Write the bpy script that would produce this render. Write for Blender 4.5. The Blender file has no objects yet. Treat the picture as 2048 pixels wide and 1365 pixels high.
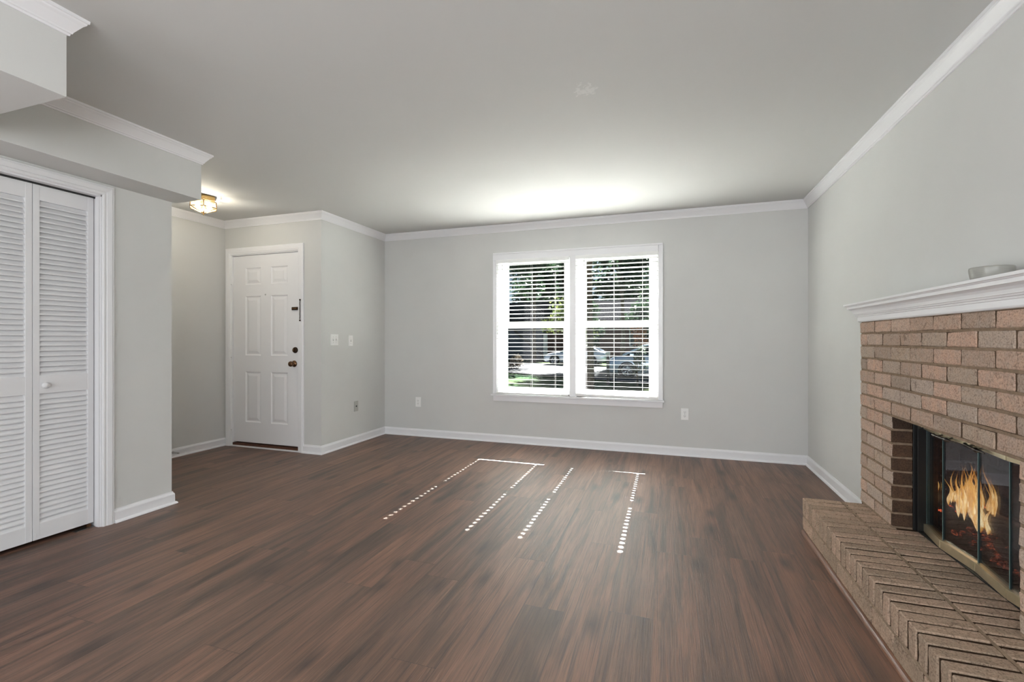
import bpy, bmesh, math, random
from mathutils import Vector, Matrix, Euler, noise as mnoise

SC = bpy.context.scene
COL = SC.collection
R = math.radians
PI = math.pi

# ------------------------------------------------------------------ camera, sky, sun, added fill lights, exposure
CAM_H = 1.153
cam_data = bpy.data.cameras.new('camera')
cam_data.sensor_width = 36.0
cam_data.lens = 930.0 / 2048 * 36.0
cam_data.shift_y = -2.5 / 2048
cam_data.clip_start = 0.02
cam_data.clip_end = 400
cam = bpy.data.objects.new('camera', cam_data)
cam.location = (0, 0, CAM_H)
cam.rotation_euler = (R(90), 0, math.atan2(313, 930))
COL.objects.link(cam)
SC.camera = cam

SC.view_settings.view_transform = 'Standard'
SC.view_settings.look = 'None'
SC.view_settings.exposure = 1.1
SC.view_settings.gamma = 1.0
SC.view_settings.use_curve_mapping = False

SUN_DIR = Vector((0.0, -0.78, -0.625)).normalized()      # straight in through the front window, about 39 degrees up
world = bpy.data.worlds.new('sky')
SC.world = world
world.use_nodes = True
wn = world.node_tree
wn.nodes.clear()
w_out = wn.nodes.new('ShaderNodeOutputWorld')
w_bg = wn.nodes.new('ShaderNodeBackground')
w_sky = wn.nodes.new('ShaderNodeTexSky')
w_sky.sky_type = 'HOSEK_WILKIE'
w_sky.sun_direction = (0.0, 0.78, 0.625)
w_sky.turbidity = 3.0
w_sky.ground_albedo = 0.3
wn.links.new(w_sky.outputs[0], w_bg.inputs[0])
w_bg.inputs[1].default_value = 0.85
wn.links.new(w_bg.outputs[0], w_out.inputs[0])

sun_data = bpy.data.lights.new('sun', 'SUN')
sun_data.energy = 46.0
sun_data.angle = R(0.40)
sun_data.color = (1.0, 0.955, 0.89)
sun = bpy.data.objects.new('sun', sun_data)
sun.rotation_euler = SUN_DIR.to_track_quat('-Z', 'Y').to_euler()
sun.location = (0, 30, 25)
COL.objects.link(sun)


def area_light(name, loc, aim, sx, sy, watts, colour=(1, 1, 1)):
    d = bpy.data.lights.new(name, 'AREA')
    d.shape = 'RECTANGLE'
    d.size, d.size_y = sx, sy
    d.energy = watts
    d.color = colour
    o = bpy.data.objects.new(name, d)
    o.location = loc
    o.rotation_euler = (Vector(aim) - Vector(loc)).to_track_quat('-Z', 'Z').to_euler()
    COL.objects.link(o)
    return o


# added fill light behind the camera, set in an invented rear opening
area_light('fill_rear', (-1.0, -3.42, 1.10), (-1.0, 4.9, 1.10), 3.8, 2.0, 54, (0.95, 0.98, 1.0))
# added fill light from the left, unseen, in an opening made for it
area_light('fill_left', (-3.36, -1.75, 1.05), (1.2, -1.75, 1.05), 2.1, 1.9, 50, (0.97, 0.985, 1.0))
# added fill light from the right, unseen, to brighten the left walls
area_light('fill_right', (1.30, -1.8, 1.475), (-3.3, 1.2, 1.3), 1.5, 1.1, 30, (0.97, 0.985, 1.0))
# unseen upward fill panel added behind the camera to brighten the ceiling
area_light('fill_ceiling', (-0.4, -1.9, 1.0), (-0.4, -1.8, 2.44), 3.0, 2.4, 24, (0.97, 0.985, 1.0))

SC.cycles.max_bounces = 14
SC.cycles.diffuse_bounces = 8
SC.cycles.glossy_bounces = 5
SC.cycles.transparent_max_bounces = 24
SC.cycles.sample_clamp_indirect = 6.0
SC.cycles.caustics_reflective = False
SC.cycles.caustics_refractive = False

# ------------------------------------------------------------------ materials
MATS = {}


class NT:
    """small helper to write node trees"""
    def __init__(self, name):
        self.m = bpy.data.materials.new(name)
        self.m.use_nodes = True
        self.t = self.m.node_tree
        self.t.nodes.clear()
        self.out = self.t.nodes.new('ShaderNodeOutputMaterial')
        MATS[name] = self.m

    def n(self, kind, **kw):
        nd = self.t.nodes.new('ShaderNode' + kind)
        for k, v in kw.items():
            setattr(nd, k, v)
        return nd

    def put(self, sock, v):
        if isinstance(v, bpy.types.NodeSocket):
            self.t.links.new(v, sock)
        elif v is not None:
            if hasattr(sock.default_value, '__len__') and not hasattr(v, '__len__'):
                v = (v, v, v)
            if hasattr(sock.default_value, '__len__') and len(sock.default_value) == 4 and len(v) == 3:
                v = (*v, 1)
            sock.default_value = v

    def math(self, op, a, b=None, c=None, clamp=False):
        nd = self.n('Math', operation=op, use_clamp=clamp)
        for i, v in enumerate((a, b, c)):
            self.put(nd.inputs[i], v) if v is not None else None
        return nd.outputs[0]

    def mix(self, fac, a, b, mode='MIX'):
        nd = self.n('Mix', data_type='RGBA', blend_type=mode)
        self.put(nd.inputs[0], fac)
        self.put(nd.inputs[6], a)
        self.put(nd.inputs[7], b)
        return nd.outputs[2]

    def ramp(self, fac, stops, interp='LINEAR'):
        nd = self.n('ValToRGB')
        cr = nd.color_ramp
        cr.interpolation = interp
        while len(cr.elements) < len(stops):
            cr.elements.new(0.5)
        for e, (p, c) in zip(cr.elements, stops):
            e.position = p
            e.color = (*c, 1) if len(c) == 3 else c
        self.put(nd.inputs[0], fac)
        return nd.outputs[0]

    def noise(self, vec, scale, detail=3, rough=0.55, dist=0.0):
        nd = self.n('TexNoise')
        if vec is not None:
            self.put(nd.inputs['Vector'], vec)
        nd.inputs['Scale'].default_value = scale
        nd.inputs['Detail'].default_value = detail
        nd.inputs['Roughness'].default_value = rough
        nd.inputs['Distortion'].default_value = dist
        return nd.outputs[0]

    def bump(self, height, strength, dist=0.01, normal=None):
        nd = self.n('Bump')
        nd.inputs['Strength'].default_value = strength
        nd.inputs['Distance'].default_value = dist
        self.put(nd.inputs['Height'], height)
        if normal is not None:
            self.put(nd.inputs['Normal'], normal)
        return nd.outputs[0]

    def pos(self):
        return self.n('NewGeometry').outputs['Position']

    def objc(self):
        return self.n('TexCoord').outputs['Object']

    def sep(self, v):
        nd = self.n('SeparateXYZ')
        self.put(nd.inputs[0], v)
        return nd.outputs

    def comb(self, x, y, z):
        nd = self.n('CombineXYZ')
        for i, v in enumerate((x, y, z)):
            self.put(nd.inputs[i], v)
        return nd.outputs[0]

    def principled(self, col, rough=0.5, metal=0.0, normal=None, spec=0.5, **kw):
        p = self.n('BsdfPrincipled')
        self.put(p.inputs['Base Color'], col)
        self.put(p.inputs['Roughness'], rough)
        self.put(p.inputs['Metallic'], metal)
        self.put(p.inputs['Specular IOR Level'], spec)
        if normal is not None:
            self.put(p.inputs['Normal'], normal)
        for k, v in kw.items():
            self.put(p.inputs[k], v)
        return p.outputs[0]

    def done(self, shader):
        self.t.links.new(shader, self.out.inputs[0])
        return self.m


def plain(name, col, rough=0.5, metal=0.0, spec=0.5, bump=0.0, bscale=200.0, vary=0.0, vscale=6.0):
    t = NT(name)
    c = col
    pos = t.objc()
    if vary:
        f = t.noise(pos, vscale, 4)
        lo = tuple(max(0, x * (1 - vary)) for x in col)
        hi = tuple(min(1, x * (1 + vary)) for x in col)
        c = t.ramp(f, [(0.3, lo), (0.7, hi)])
    nrm = t.bump(t.noise(pos, bscale, 2), bump, 0.002) if bump else None
    return t.done(t.principled(c, rough, metal, nrm, spec))


# painted drywall, roller texture
WALL_RGB = (0.625, 0.628, 0.615)
plain('wall_paint', WALL_RGB, 0.62, spec=0.3, bump=0.10, bscale=420, vary=0.015, vscale=3)
# ceiling: same grey, with one small replastered blemish
t = NT('ceiling_paint')
p = t.pos()
d = t.n('VectorMath', operation='DISTANCE')
t.put(d.inputs[0], p)
d.inputs[1].default_value = (-0.405, 2.39, 2.44)
rough_edge = t.math('ADD', d.outputs['Value'], t.math('MULTIPLY', t.math('SUBTRACT', t.noise(p, 26, 4, 0.7), 0.5), 0.16))
blem = t.math('MULTIPLY', t.math('LESS_THAN', rough_edge, 0.055), t.math('GREATER_THAN', t.noise(p, 60, 3), 0.47))
nrm = t.bump(t.math('ADD', t.math('MULTIPLY', t.noise(p, 330, 2), 0.4), t.math('MULTIPLY', blem, 1.2)), 0.14, 0.003)
t.done(t.principled(t.mix(t.math('MULTIPLY', blem, 0.7), (0.595, 0.598, 0.588), (0.72, 0.72, 0.71)), 0.7, 0, nrm, 0.25))

plain('trim_paint', (0.80, 0.80, 0.82), 0.32, spec=0.5, bump=0.03, bscale=60)
plain('door_paint', (0.82, 0.82, 0.84), 0.36, spec=0.5, bump=0.05, bscale=90)
plain('louver_paint', (0.74, 0.74, 0.755), 0.40, spec=0.45, bump=0.05, bscale=90)
plain('vinyl_white', (0.86, 0.86, 0.86), 0.30)
plain('blind_white', (0.86, 0.86, 0.855), 0.42, spec=0.4)
plain('cord_white', (0.72, 0.72, 0.70), 0.8)
plain('wand_grey', (0.50, 0.50, 0.50), 0.25, spec=0.6)
plain('plate_white', (0.86, 0.86, 0.85), 0.28)
plain('plate_grey', (0.42, 0.42, 0.40), 0.35)
plain('socket_dark', (0.03, 0.03, 0.03), 0.5)
plain('screw_steel', (0.5, 0.5, 0.5), 0.35, 1.0)
plain('aged_bronze', (0.16, 0.085, 0.045), 0.34, 0.9, vary=0.35, vscale=40)
plain('dark_bronze', (0.055, 0.035, 0.022), 0.4, 0.85)
plain('brass', (0.78, 0.52, 0.22), 0.26, 1.0)
plain('brass_dark', (0.20, 0.11, 0.045), 0.35, 1.0)
plain('pale_brass', (0.72, 0.64, 0.44), 0.33, 0.85, vary=0.06, vscale=30)
plain('black_metal', (0.012, 0.012, 0.012), 0.45, 0.3)
plain('pewter_handle', (0.16, 0.14, 0.125), 0.3, 1.0, vary=0.4, vscale=60)
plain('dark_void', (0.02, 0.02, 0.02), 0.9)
plain('threshold_wood', (0.09, 0.035, 0.02), 0.4, vary=0.3, vscale=30)
plain('groove_shade_mortar', (0.045, 0.028, 0.018), 0.95, spec=0.1, bump=0.9, bscale=300, vary=0.35, vscale=40)  # near-black groove fill, shade between the hearth bricks put into its colour
plain('bed_mortar', (0.255, 0.185, 0.130), 0.95, spec=0.1, bump=0.9, bscale=300, vary=0.22, vscale=40)
plain('mortar', (0.095, 0.062, 0.040), 0.95, spec=0.1, bump=0.9, bscale=300, vary=0.25, vscale=40)  # dark joint mortar, shade inside the brick gaps put into its colour
plain('grout_flush', (0.30, 0.225, 0.160), 0.95, spec=0.1, bump=0.7, bscale=300, vary=0.2, vscale=40)
plain('ash', (0.03, 0.028, 0.027), 0.95, bump=1.0, bscale=120, vary=0.6, vscale=20)

# glazed stoneware bowl with fine turning rings
t = NT('stoneware')
zz = t.sep(t.objc())[2]
rings = t.noise(t.comb(0, 0, zz), 420, 1)
t.done(t.principled(t.ramp(rings, [(0.3, (0.27, 0.265, 0.24)), (0.7, (0.36, 0.355, 0.325))]), 0.30, 0, t.bump(rings, 0.25, 0.001)))

# vinyl plank floor: boards run front to back
t = NT('plank_floor')
px, py, pz = t.sep(t.pos())
W_, L_ = 0.178, 1.22
bx_ = t.math('DIVIDE', t.math('ADD', px, 10.03), W_)
col_i = t.math('FLOOR', bx_)
fx = t.math('FRACT', bx_)
wn1 = t.n('TexWhiteNoise', noise_dimensions='1D')
t.put(wn1.inputs['W'], col_i)
by_ = t.math('ADD', t.math('DIVIDE', t.math('ADD', py, 20.0), L_), t.math('MULTIPLY', wn1.outputs[0], 7.3))
row_i = t.math('FLOOR', by_)
fy = t.math('FRACT', by_)
wn2 = t.n('TexWhiteNoise', noise_dimensions='2D')
t.put(wn2.inputs['Vector'], t.comb(col_i, row_i, 0))
tone = wn2.outputs[0]
tone3 = t.sep(wn2.outputs[1])
off = t.math('MULTIPLY', tone, 53.0)
off2 = t.math('MULTIPLY', tone3[1], 31.0)
gx = t.math('ADD', px, off)
gy = t.math('ADD', py, off2)
broad = t.noise(t.comb(t.math('MULTIPLY', gx, 10.5), t.math('MULTIPLY', gy, 0.8), off), 1.0, 4, 0.62, 0.9)
streak = t.noise(t.comb(t.math('MULTIPLY', gx, 34.0), t.math('MULTIPLY', gy, 1.3), off), 1.0, 4, 0.65, 0.4)
fine = t.noise(t.comb(t.math('MULTIPLY', gx, 330.0), t.math('MULTIPLY', gy, 7.0), off), 1.0, 3, 0.6, 0.6)
vor = t.n('TexVoronoi', feature='F1', voronoi_dimensions='2D')
t.put(vor.inputs['Vector'], t.comb(t.math('MULTIPLY', gx, 4.4), t.math('MULTIPLY', gy, 1.6), off))
vor.inputs['Scale'].default_value = 1.0
knot = t.math('SUBTRACT', 1.0, t.math('DIVIDE', t.math('ADD', vor.outputs['Distance'], t.math('MULTIPLY', t.math('SUBTRACT', streak, 0.5), 0.22)), 0.20), clamp=True)
vs = t.sep(vor.outputs['Color'])
knot = t.math('MULTIPLY', knot, t.math('GREATER_THAN', vs[0], 0.62))
base = t.ramp(broad, [(0.30, (0.052, 0.031, 0.021)), (0.44, (0.120, 0.066, 0.043)), (0.56, (0.182, 0.096, 0.062)), (0.78, (0.250, 0.140, 0.093))])
pl_tint = t.ramp(tone, [(0.0, (0.84, 0.87, 0.88)), (0.5, (1.0, 0.98, 0.96)), (1.0, (1.18, 1.12, 1.07))])
c = t.mix(1.0, base, pl_tint, 'MULTIPLY')
c = t.mix(0.6, c, t.ramp(streak, [(0.25, (0.52, 0.50, 0.49)), (0.55, (1.04, 1.03, 1.02))]), 'MULTIPLY')
c = t.mix(0.7, c, t.ramp(fine, [(0.32, (0.55, 0.53, 0.52)), (0.62, (1.18, 1.18, 1.18))]), 'MULTIPLY')
thin = t.noise(t.comb(t.math('MULTIPLY', gx, 75.0), t.math('MULTIPLY', gy, 1.7), off2), 1.0, 3, 0.6, 0.3)
c = t.mix(t.ramp(thin, [(0.56, (0, 0, 0)), (0.72, (0.75, 0.75, 0.75))]), c, (0.040, 0.023, 0.017))
hair = t.noise(t.comb(t.math('MULTIPLY', gx, 210.0), t.math('MULTIPLY', gy, 3.2), off2), 1.0, 2, 0.6, 0.2)
c = t.mix(t.ramp(hair, [(0.54, (0, 0, 0)), (0.70, (0.60, 0.60, 0.60))]), c, (0.036, 0.021, 0.016))
c = t.mix(t.math('MULTIPLY', knot, 0.85), c, (0.024, 0.013, 0.010))
ex = t.math('MULTIPLY', t.math('MINIMUM', fx, t.math('SUBTRACT', 1.0, fx)), W_)
ey = t.math('MULTIPLY', t.math('MINIMUM', fy, t.math('SUBTRACT', 1.0, fy)), L_)
seam = t.math('LESS_THAN', t.math('MINIMUM', ex, ey), 0.0011)
c = t.mix(t.math('MULTIPLY', seam, 0.65), c, (0.022, 0.013, 0.010))
hgt = t.math('SUBTRACT', t.math('SUBTRACT', t.math('MULTIPLY', fine, 0.8), t.math('MULTIPLY', hair, 0.7)), t.math('MULTIPLY', seam, 1.2))
rgh = t.math('ADD', 0.38, t.math('MULTIPLY', fine, 0.18))
t.done(t.principled(c, rgh, 0, t.bump(hgt, 0.75, 0.0016), 0.95))

# hearth quarter-round, same wood tone, satin
t = NT('stained_moulding')
px, py, pz = t.sep(t.pos())
g = t.noise(t.comb(t.math('MULTIPLY', px, 60), t.math('MULTIPLY', py, 3), pz), 1.0, 4, 0.6, 0.5)
t.done(t.principled(t.ramp(g, [(0.3, (0.085, 0.036, 0.018)), (0.6, (0.21, 0.10, 0.055))]), 0.3))


def brick_mat(name, tones, patina):
    t = NT(name)
    geo = t.n('NewGeometry')
    rnd = geo.outputs['Random Per Island']
    p = geo.outputs['Position']
    base = t.ramp(rnd, tones)
    mott = t.noise(p, 24, 5, 0.7)
    c = t.mix(t.ramp(mott, [(0.40, (0, 0, 0)), (0.72, (0.65, 0.65, 0.65))]), base, patina)
    speck = t.noise(p, 150, 3, 0.7)
    c = t.mix(0.8, c, t.ramp(speck, [(0.30, (0.40, 0.37, 0.35)), (0.52, (1.0, 1.0, 1.0)), (0.75, (1.22, 1.20, 1.18))]), 'MULTIPLY')
    crack = t.n('TexVoronoi', feature='DISTANCE_TO_EDGE')
    wob = t.n('VectorMath', operation='ADD')
    t.put(wob.inputs[0], p)
    t.put(wob.inputs[1], t.comb(0, t.math('MULTIPLY', t.noise(p, 30, 3), 0.03), t.math('MULTIPLY', t.noise(p, 38, 3), 0.04)))
    t.put(crack.inputs['Vector'], wob.outputs[0])
    crack.inputs['Scale'].default_value = 30
    ck = t.math('MULTIPLY', t.math('LESS_THAN', crack.outputs['Distance'], 0.03), t.math('GREATER_THAN', t.noise(p, 16, 2), 0.57))
    c = t.mix(t.math('MULTIPLY', ck, 0.45), c, (0.09, 0.06, 0.045))
    h = t.math('SUBTRACT', t.math('ADD', speck, t.math('MULTIPLY', t.noise(p, 60, 4, 0.7), 1.3)), t.math('MULTIPLY', ck, 0.9))
    t.done(t.principled(c, 0.9, 0, t.bump(h, 0.75, 0.005), 0.2))


brick_mat('brick_face', [(0.0, (0.38, 0.295, 0.235)), (0.3, (0.53, 0.365, 0.275)), (0.6, (0.61, 0.405, 0.305)), (0.8, (0.50, 0.400, 0.330)), (1.0, (0.45, 0.330, 0.240))], (0.41, 0.35, 0.30))
brick_mat('brick_hearth', [(0.0, (0.38, 0.280, 0.205)), (0.5, (0.47, 0.340, 0.250)), (1.0, (0.53, 0.375, 0.280))], (0.30, 0.245, 0.185))
brick_mat('brick_sooty', [(0.0, (0.085, 0.05, 0.032)), (0.5, (0.14, 0.08, 0.05)), (1.0, (0.065, 0.042, 0.03))], (0.035, 0.027, 0.022))


def glass_mat(name, tint, refl=1.0, rough=0.0, extra=None):
    t = NT(name)
    tr = t.n('BsdfTransparent')
    t.put(tr.inputs[0], tint)
    gl = t.n('BsdfGlossy')
    t.put(gl.inputs[0], (1, 1, 1))
    gl.inputs['Roughness'].default_value = rough
    fr = t.n('Fresnel')
    fr.inputs[0].default_value = 1.5
    ms = t.n('MixShader')
    front = t.math('SUBTRACT', 1.0, t.n('NewGeometry').outputs['Backfacing'])
    t.put(ms.inputs[0], t.math('MULTIPLY', t.math('MULTIPLY', fr.outputs[0], refl), front, clamp=True))
    t.t.links.new(tr.outputs[0], ms.inputs[1])
    t.t.links.new(gl.outputs[0], ms.inputs[2])
    return t.done(ms.outputs[0])


glass_mat('window_glass', (0.93, 0.96, 0.965), 0.2)
glass_mat('fireplace_glass', (0.72, 0.72, 0.74), 2.4)
plain('glass_edge', (0.15, 0.235, 0.225), 0.2)
# rippled amber-tinted lantern glass: partly clear, partly frosted
t = NT('lantern_glass')
tr = t.n('BsdfTransparent')
t.put(tr.inputs[0], (1.0, 0.95, 0.84))
tl = t.n('BsdfTranslucent')
t.put(tl.inputs[0], (0.42, 0.32, 0.17))
gl = t.n('BsdfGlossy')
gl.inputs['Roughness'].default_value = 0.12
m1 = t.n('MixShader')
t.put(m1.inputs[0], t.ramp(t.noise(t.pos(), 55, 3), [(0.35, (0.10, 0.10, 0.10)), (0.65, (0.36, 0.36, 0.36))]))
t.t.links.new(tr.outputs[0], m1.inputs[1])
t.t.links.new(tl.outputs[0], m1.inputs[2])
m2 = t.n('MixShader')
m2.inputs[0].default_value = 0.06
t.t.links.new(m1.outputs[0], m2.inputs[1])
t.t.links.new(gl.outputs[0], m2.inputs[2])
t.done(m2.outputs[0])
glass_mat('car_glass', (0.10, 0.13, 0.13), 1.6)

# woven fire curtain behind the glass: a fine open mesh with bright wire specks
t = NT('fire_mesh')
geo = t.n('NewGeometry')
p = geo.outputs['Position']
wire = t.principled((0.22, 0.19, 0.185), 0.5, 0.4)
tr = t.n('BsdfTransparent')
ms = t.n('MixShader')
spk = t.noise(p, 620, 2, 0.8)
t.put(ms.inputs[0], t.math('ADD', 0.34, t.math('MULTIPLY', t.math('GREATER_THAN', spk, 0.60), 0.35)))
t.t.links.new(tr.outputs[0], ms.inputs[1])
t.t.links.new(wire, ms.inputs[2])
t.done(ms.outputs[0])

# charred logs with glowing seams
t = NT('charred_log')
p = t.objc()
n1 = t.noise(p, 9, 5, 0.7)
vor = t.n('TexVoronoi', feature='DISTANCE_TO_EDGE')
t.put(vor.inputs['Vector'], p)
vor.inputs['Scale'].default_value = 26
seamg = t.math('MULTIPLY', t.math('LESS_THAN', vor.outputs['Distance'], 0.09), t.math('GREATER_THAN', n1, 0.60))
pb = t.n('BsdfPrincipled')
t.put(pb.inputs['Base Color'], t.ramp(n1, [(0.3, (0.030, 0.026, 0.025)), (0.72, (0.24, 0.21, 0.20))]))
pb.inputs['Roughness'].default_value = 0.9
t.put(pb.inputs['Emission Color'], (1.0, 0.16, 0.06))
t.put(pb.inputs['Emission Strength'], t.math('MULTIPLY', seamg, 1.2))
t.put(pb.inputs['Normal'], t.bump(t.noise(p, 40, 4), 1.0, 0.01))
t.done(pb.outputs[0])

# glowing coals
t = NT('ember')
p = t.objc()
n1 = t.noise(p, 70, 4, 0.7)
pb = t.n('BsdfPrincipled')
t.put(pb.inputs['Base Color'], (0.06, 0.03, 0.028))
pb.inputs['Roughness'].default_value = 0.9
t.put(pb.inputs['Emission Color'], t.ramp(n1, [(0.45, (0.55, 0.03, 0.02)), (0.7, (1.0, 0.25, 0.10))]))
t.put(pb.inputs['Emission Strength'], t.ramp(n1, [(0.50, (0, 0, 0)), (0.74, (1, 1, 1))]))
t.done(pb.outputs[0])

# flame: bright core low down, orange thin tips
t = NT('flame')
tc = t.n('TexCoord')
gz = t.sep(tc.outputs['Generated'])[2]
geo = t.n('NewGeometry')
nz = t.noise(t.n('Mapping').outputs[0], 1, 1)
mp = t.n('Mapping')
t.put(mp.inputs['Vector'], geo.outputs['Position'])
mp.inputs['Scale'].default_value = (55, 55, 9)
nz = t.noise(mp.outputs[0], 1.0, 3, 0.6, 0.6)
lw = t.n('LayerWeight')
lw.inputs['Blend'].default_value = 0.42
core = t.math('SUBTRACT', 1.0, lw.outputs['Facing'], clamp=True)
core = t.math('POWER', core, 1.8)
heat = t.math('SUBTRACT', t.math('ADD', t.math('MULTIPLY', core, 0.85), t.math('MULTIPLY', nz, 0.75)), t.math('MULTIPLY', gz, 0.70))
em = t.n('Emission')
t.put(em.inputs[0], t.ramp(heat, [(0.10, (0.80, 0.13, 0.02)), (0.42, (1.0, 0.31, 0.04)), (0.74, (1.0, 0.54, 0.12)), (1.0, (1.0, 0.84, 0.48))]))
t.put(em.inputs[1], t.math('MULTIPLY', t.math('ADD', heat, 0.10), 1.35))
tr = t.n('BsdfTransparent')
ms = t.n('MixShader')
t.put(ms.inputs[0], t.ramp(heat, [(0.18, (0, 0, 0)), (1.0, (0.78, 0.78, 0.78))]))
t.t.links.new(tr.outputs[0], ms.inputs[1])
t.t.links.new(em.outputs[0], ms.inputs[2])
t.done(ms.outputs[0])

# lamp bulb
t = NT('lit_bulb')
em = t.n('Emission')
t.put(em.inputs[0], (1.0, 0.86, 0.62))
em.inputs[1].default_value = 7
t.done(em.outputs[0])

# ---- outdoors
def matte(name, col):
    """fully matte outdoor surface"""
    t = NT(name)
    df = t.n('BsdfDiffuse')
    t.put(df.inputs[0], col(t))
    return t.done(df.outputs[0])


matte('lawn_grass', lambda t: t.mix(t.ramp(t.noise(t.pos(), 0.35, 4, 0.65), [(0.35, (0, 0, 0)), (0.65, (1, 1, 1))]),
                                    t.ramp(t.noise(t.pos(), 5, 5, 0.75), [(0.3, (0.018, 0.040, 0.026)), (0.7, (0.044, 0.080, 0.040))]),
                                    t.ramp(t.noise(t.pos(), 9, 5, 0.75), [(0.3, (0.035, 0.048, 0.028)), (0.7, (0.075, 0.085, 0.045))])))
matte('roof_shingle', lambda t: t.ramp(t.noise(t.pos(), 5, 4), [(0.3, (0.022, 0.022, 0.025)), (0.7, (0.04, 0.04, 0.044))]))
matte('asphalt', lambda t: t.ramp(t.noise(t.pos(), 3, 4), [(0.3, (0.085, 0.085, 0.09)), (0.7, (0.13, 0.13, 0.135))]))
plain('bounce_concrete', (0.17, 0.172, 0.17), 0.9, vary=0.05, vscale=3)  # colour of the added slab that bounces sun to the ceiling


def leaf_mat(name, lo, mid, hi):
    t = NT(name)
    rnd = t.n('NewGeometry').outputs['Random Per Island']
    c = t.ramp(rnd, [(0.0, lo), (0.55, mid), (1.0, hi)])
    df = t.n('BsdfDiffuse')
    t.put(df.inputs[0], c)
    tl = t.n('BsdfTranslucent')
    t.put(tl.inputs[0], c)
    gl = t.n('BsdfGlossy')
    gl.inputs['Roughness'].default_value = 0.35
    m1 = t.n('MixShader')
    m1.inputs[0].default_value = 0.42
    t.t.links.new(df.outputs[0], m1.inputs[1])
    t.t.links.new(tl.outputs[0], m1.inputs[2])
    m2 = t.n('MixShader')
    m2.inputs[0].default_value = 0.05
    t.t.links.new(m1.outputs[0], m2.inputs[1])
    t.t.links.new(gl.outputs[0], m2.inputs[2])
    t.done(m2.outputs[0])


leaf_mat('leaf_dark', (0.012, 0.026, 0.015), (0.020, 0.040, 0.021), (0.036, 0.060, 0.026))
leaf_mat('leaf_bright', (0.05, 0.08, 0.02), (0.10, 0.13, 0.035), (0.17, 0.19, 0.06))
leaf_mat('leaf_pale', (0.035, 0.050, 0.036), (0.065, 0.085, 0.062), (0.12, 0.14, 0.11))
leaf_mat('leaf_orange', (0.15, 0.05, 0.02), (0.22, 0.085, 0.03), (0.28, 0.14, 0.06))
leaf_mat('leaf_dry', (0.10, 0.075, 0.055), (0.16, 0.13, 0.10), (0.24, 0.21, 0.17))
plain('bark', (0.085, 0.068, 0.055), 0.95, spec=0.1, bump=1.0, bscale=25, vary=0.4, vscale=7)
t = NT('house_siding')
p = t.pos()
_, _, z_ = t.sep(p)
lap = t.math('FRACT', t.math('MULTIPLY', z_, 7.0))
t.done(t.principled((0.060, 0.070, 0.100), 0.7, 0, t.bump(lap, 0.8, 0.02)))
t = NT('house_brick')
bt = t.n('TexBrick')
mp = t.n('Mapping')
mp.inputs['Rotation'].default_value = (R(90), 0, 0)
t.put(mp.inputs['Vector'], t.pos())
t.put(bt.inputs['Vector'], mp.outputs[0])
bt.inputs['Scale'].default_value = 4.4
t.put(bt.inputs['Color1'], (0.16, 0.075, 0.055))
t.put(bt.inputs['Color2'], (0.11, 0.055, 0.045))
t.put(bt.inputs['Mortar'], (0.20, 0.17, 0.15))
t.done(t.principled(bt.outputs[0], 0.9))
plain('house_glass', (0.03, 0.04, 0.05), 0.08, spec=0.8)
plain('stair_timber', (0.035, 0.03, 0.03), 0.7)
plain('car_silver', (0.58, 0.68, 0.82), 0.22, 0.35, spec=0.6)
plain('car_grey', (0.55, 0.60, 0.68), 0.25, 0.3, spec=0.6)
plain('car_black', (0.012, 0.012, 0.014), 0.4)
plain('tyre', (0.014, 0.014, 0.014), 0.8)
plain('alloy', (0.62, 0.66, 0.72), 0.25, 0.8)
glass_mat('lamp_lens', (0.75, 0.8, 0.85), 2.0)
plain('post_black', (0.012, 0.012, 0.012), 0.5)
plain('vinyl_siding', (0.60, 0.59, 0.57), 0.6)
M = MATS


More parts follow.
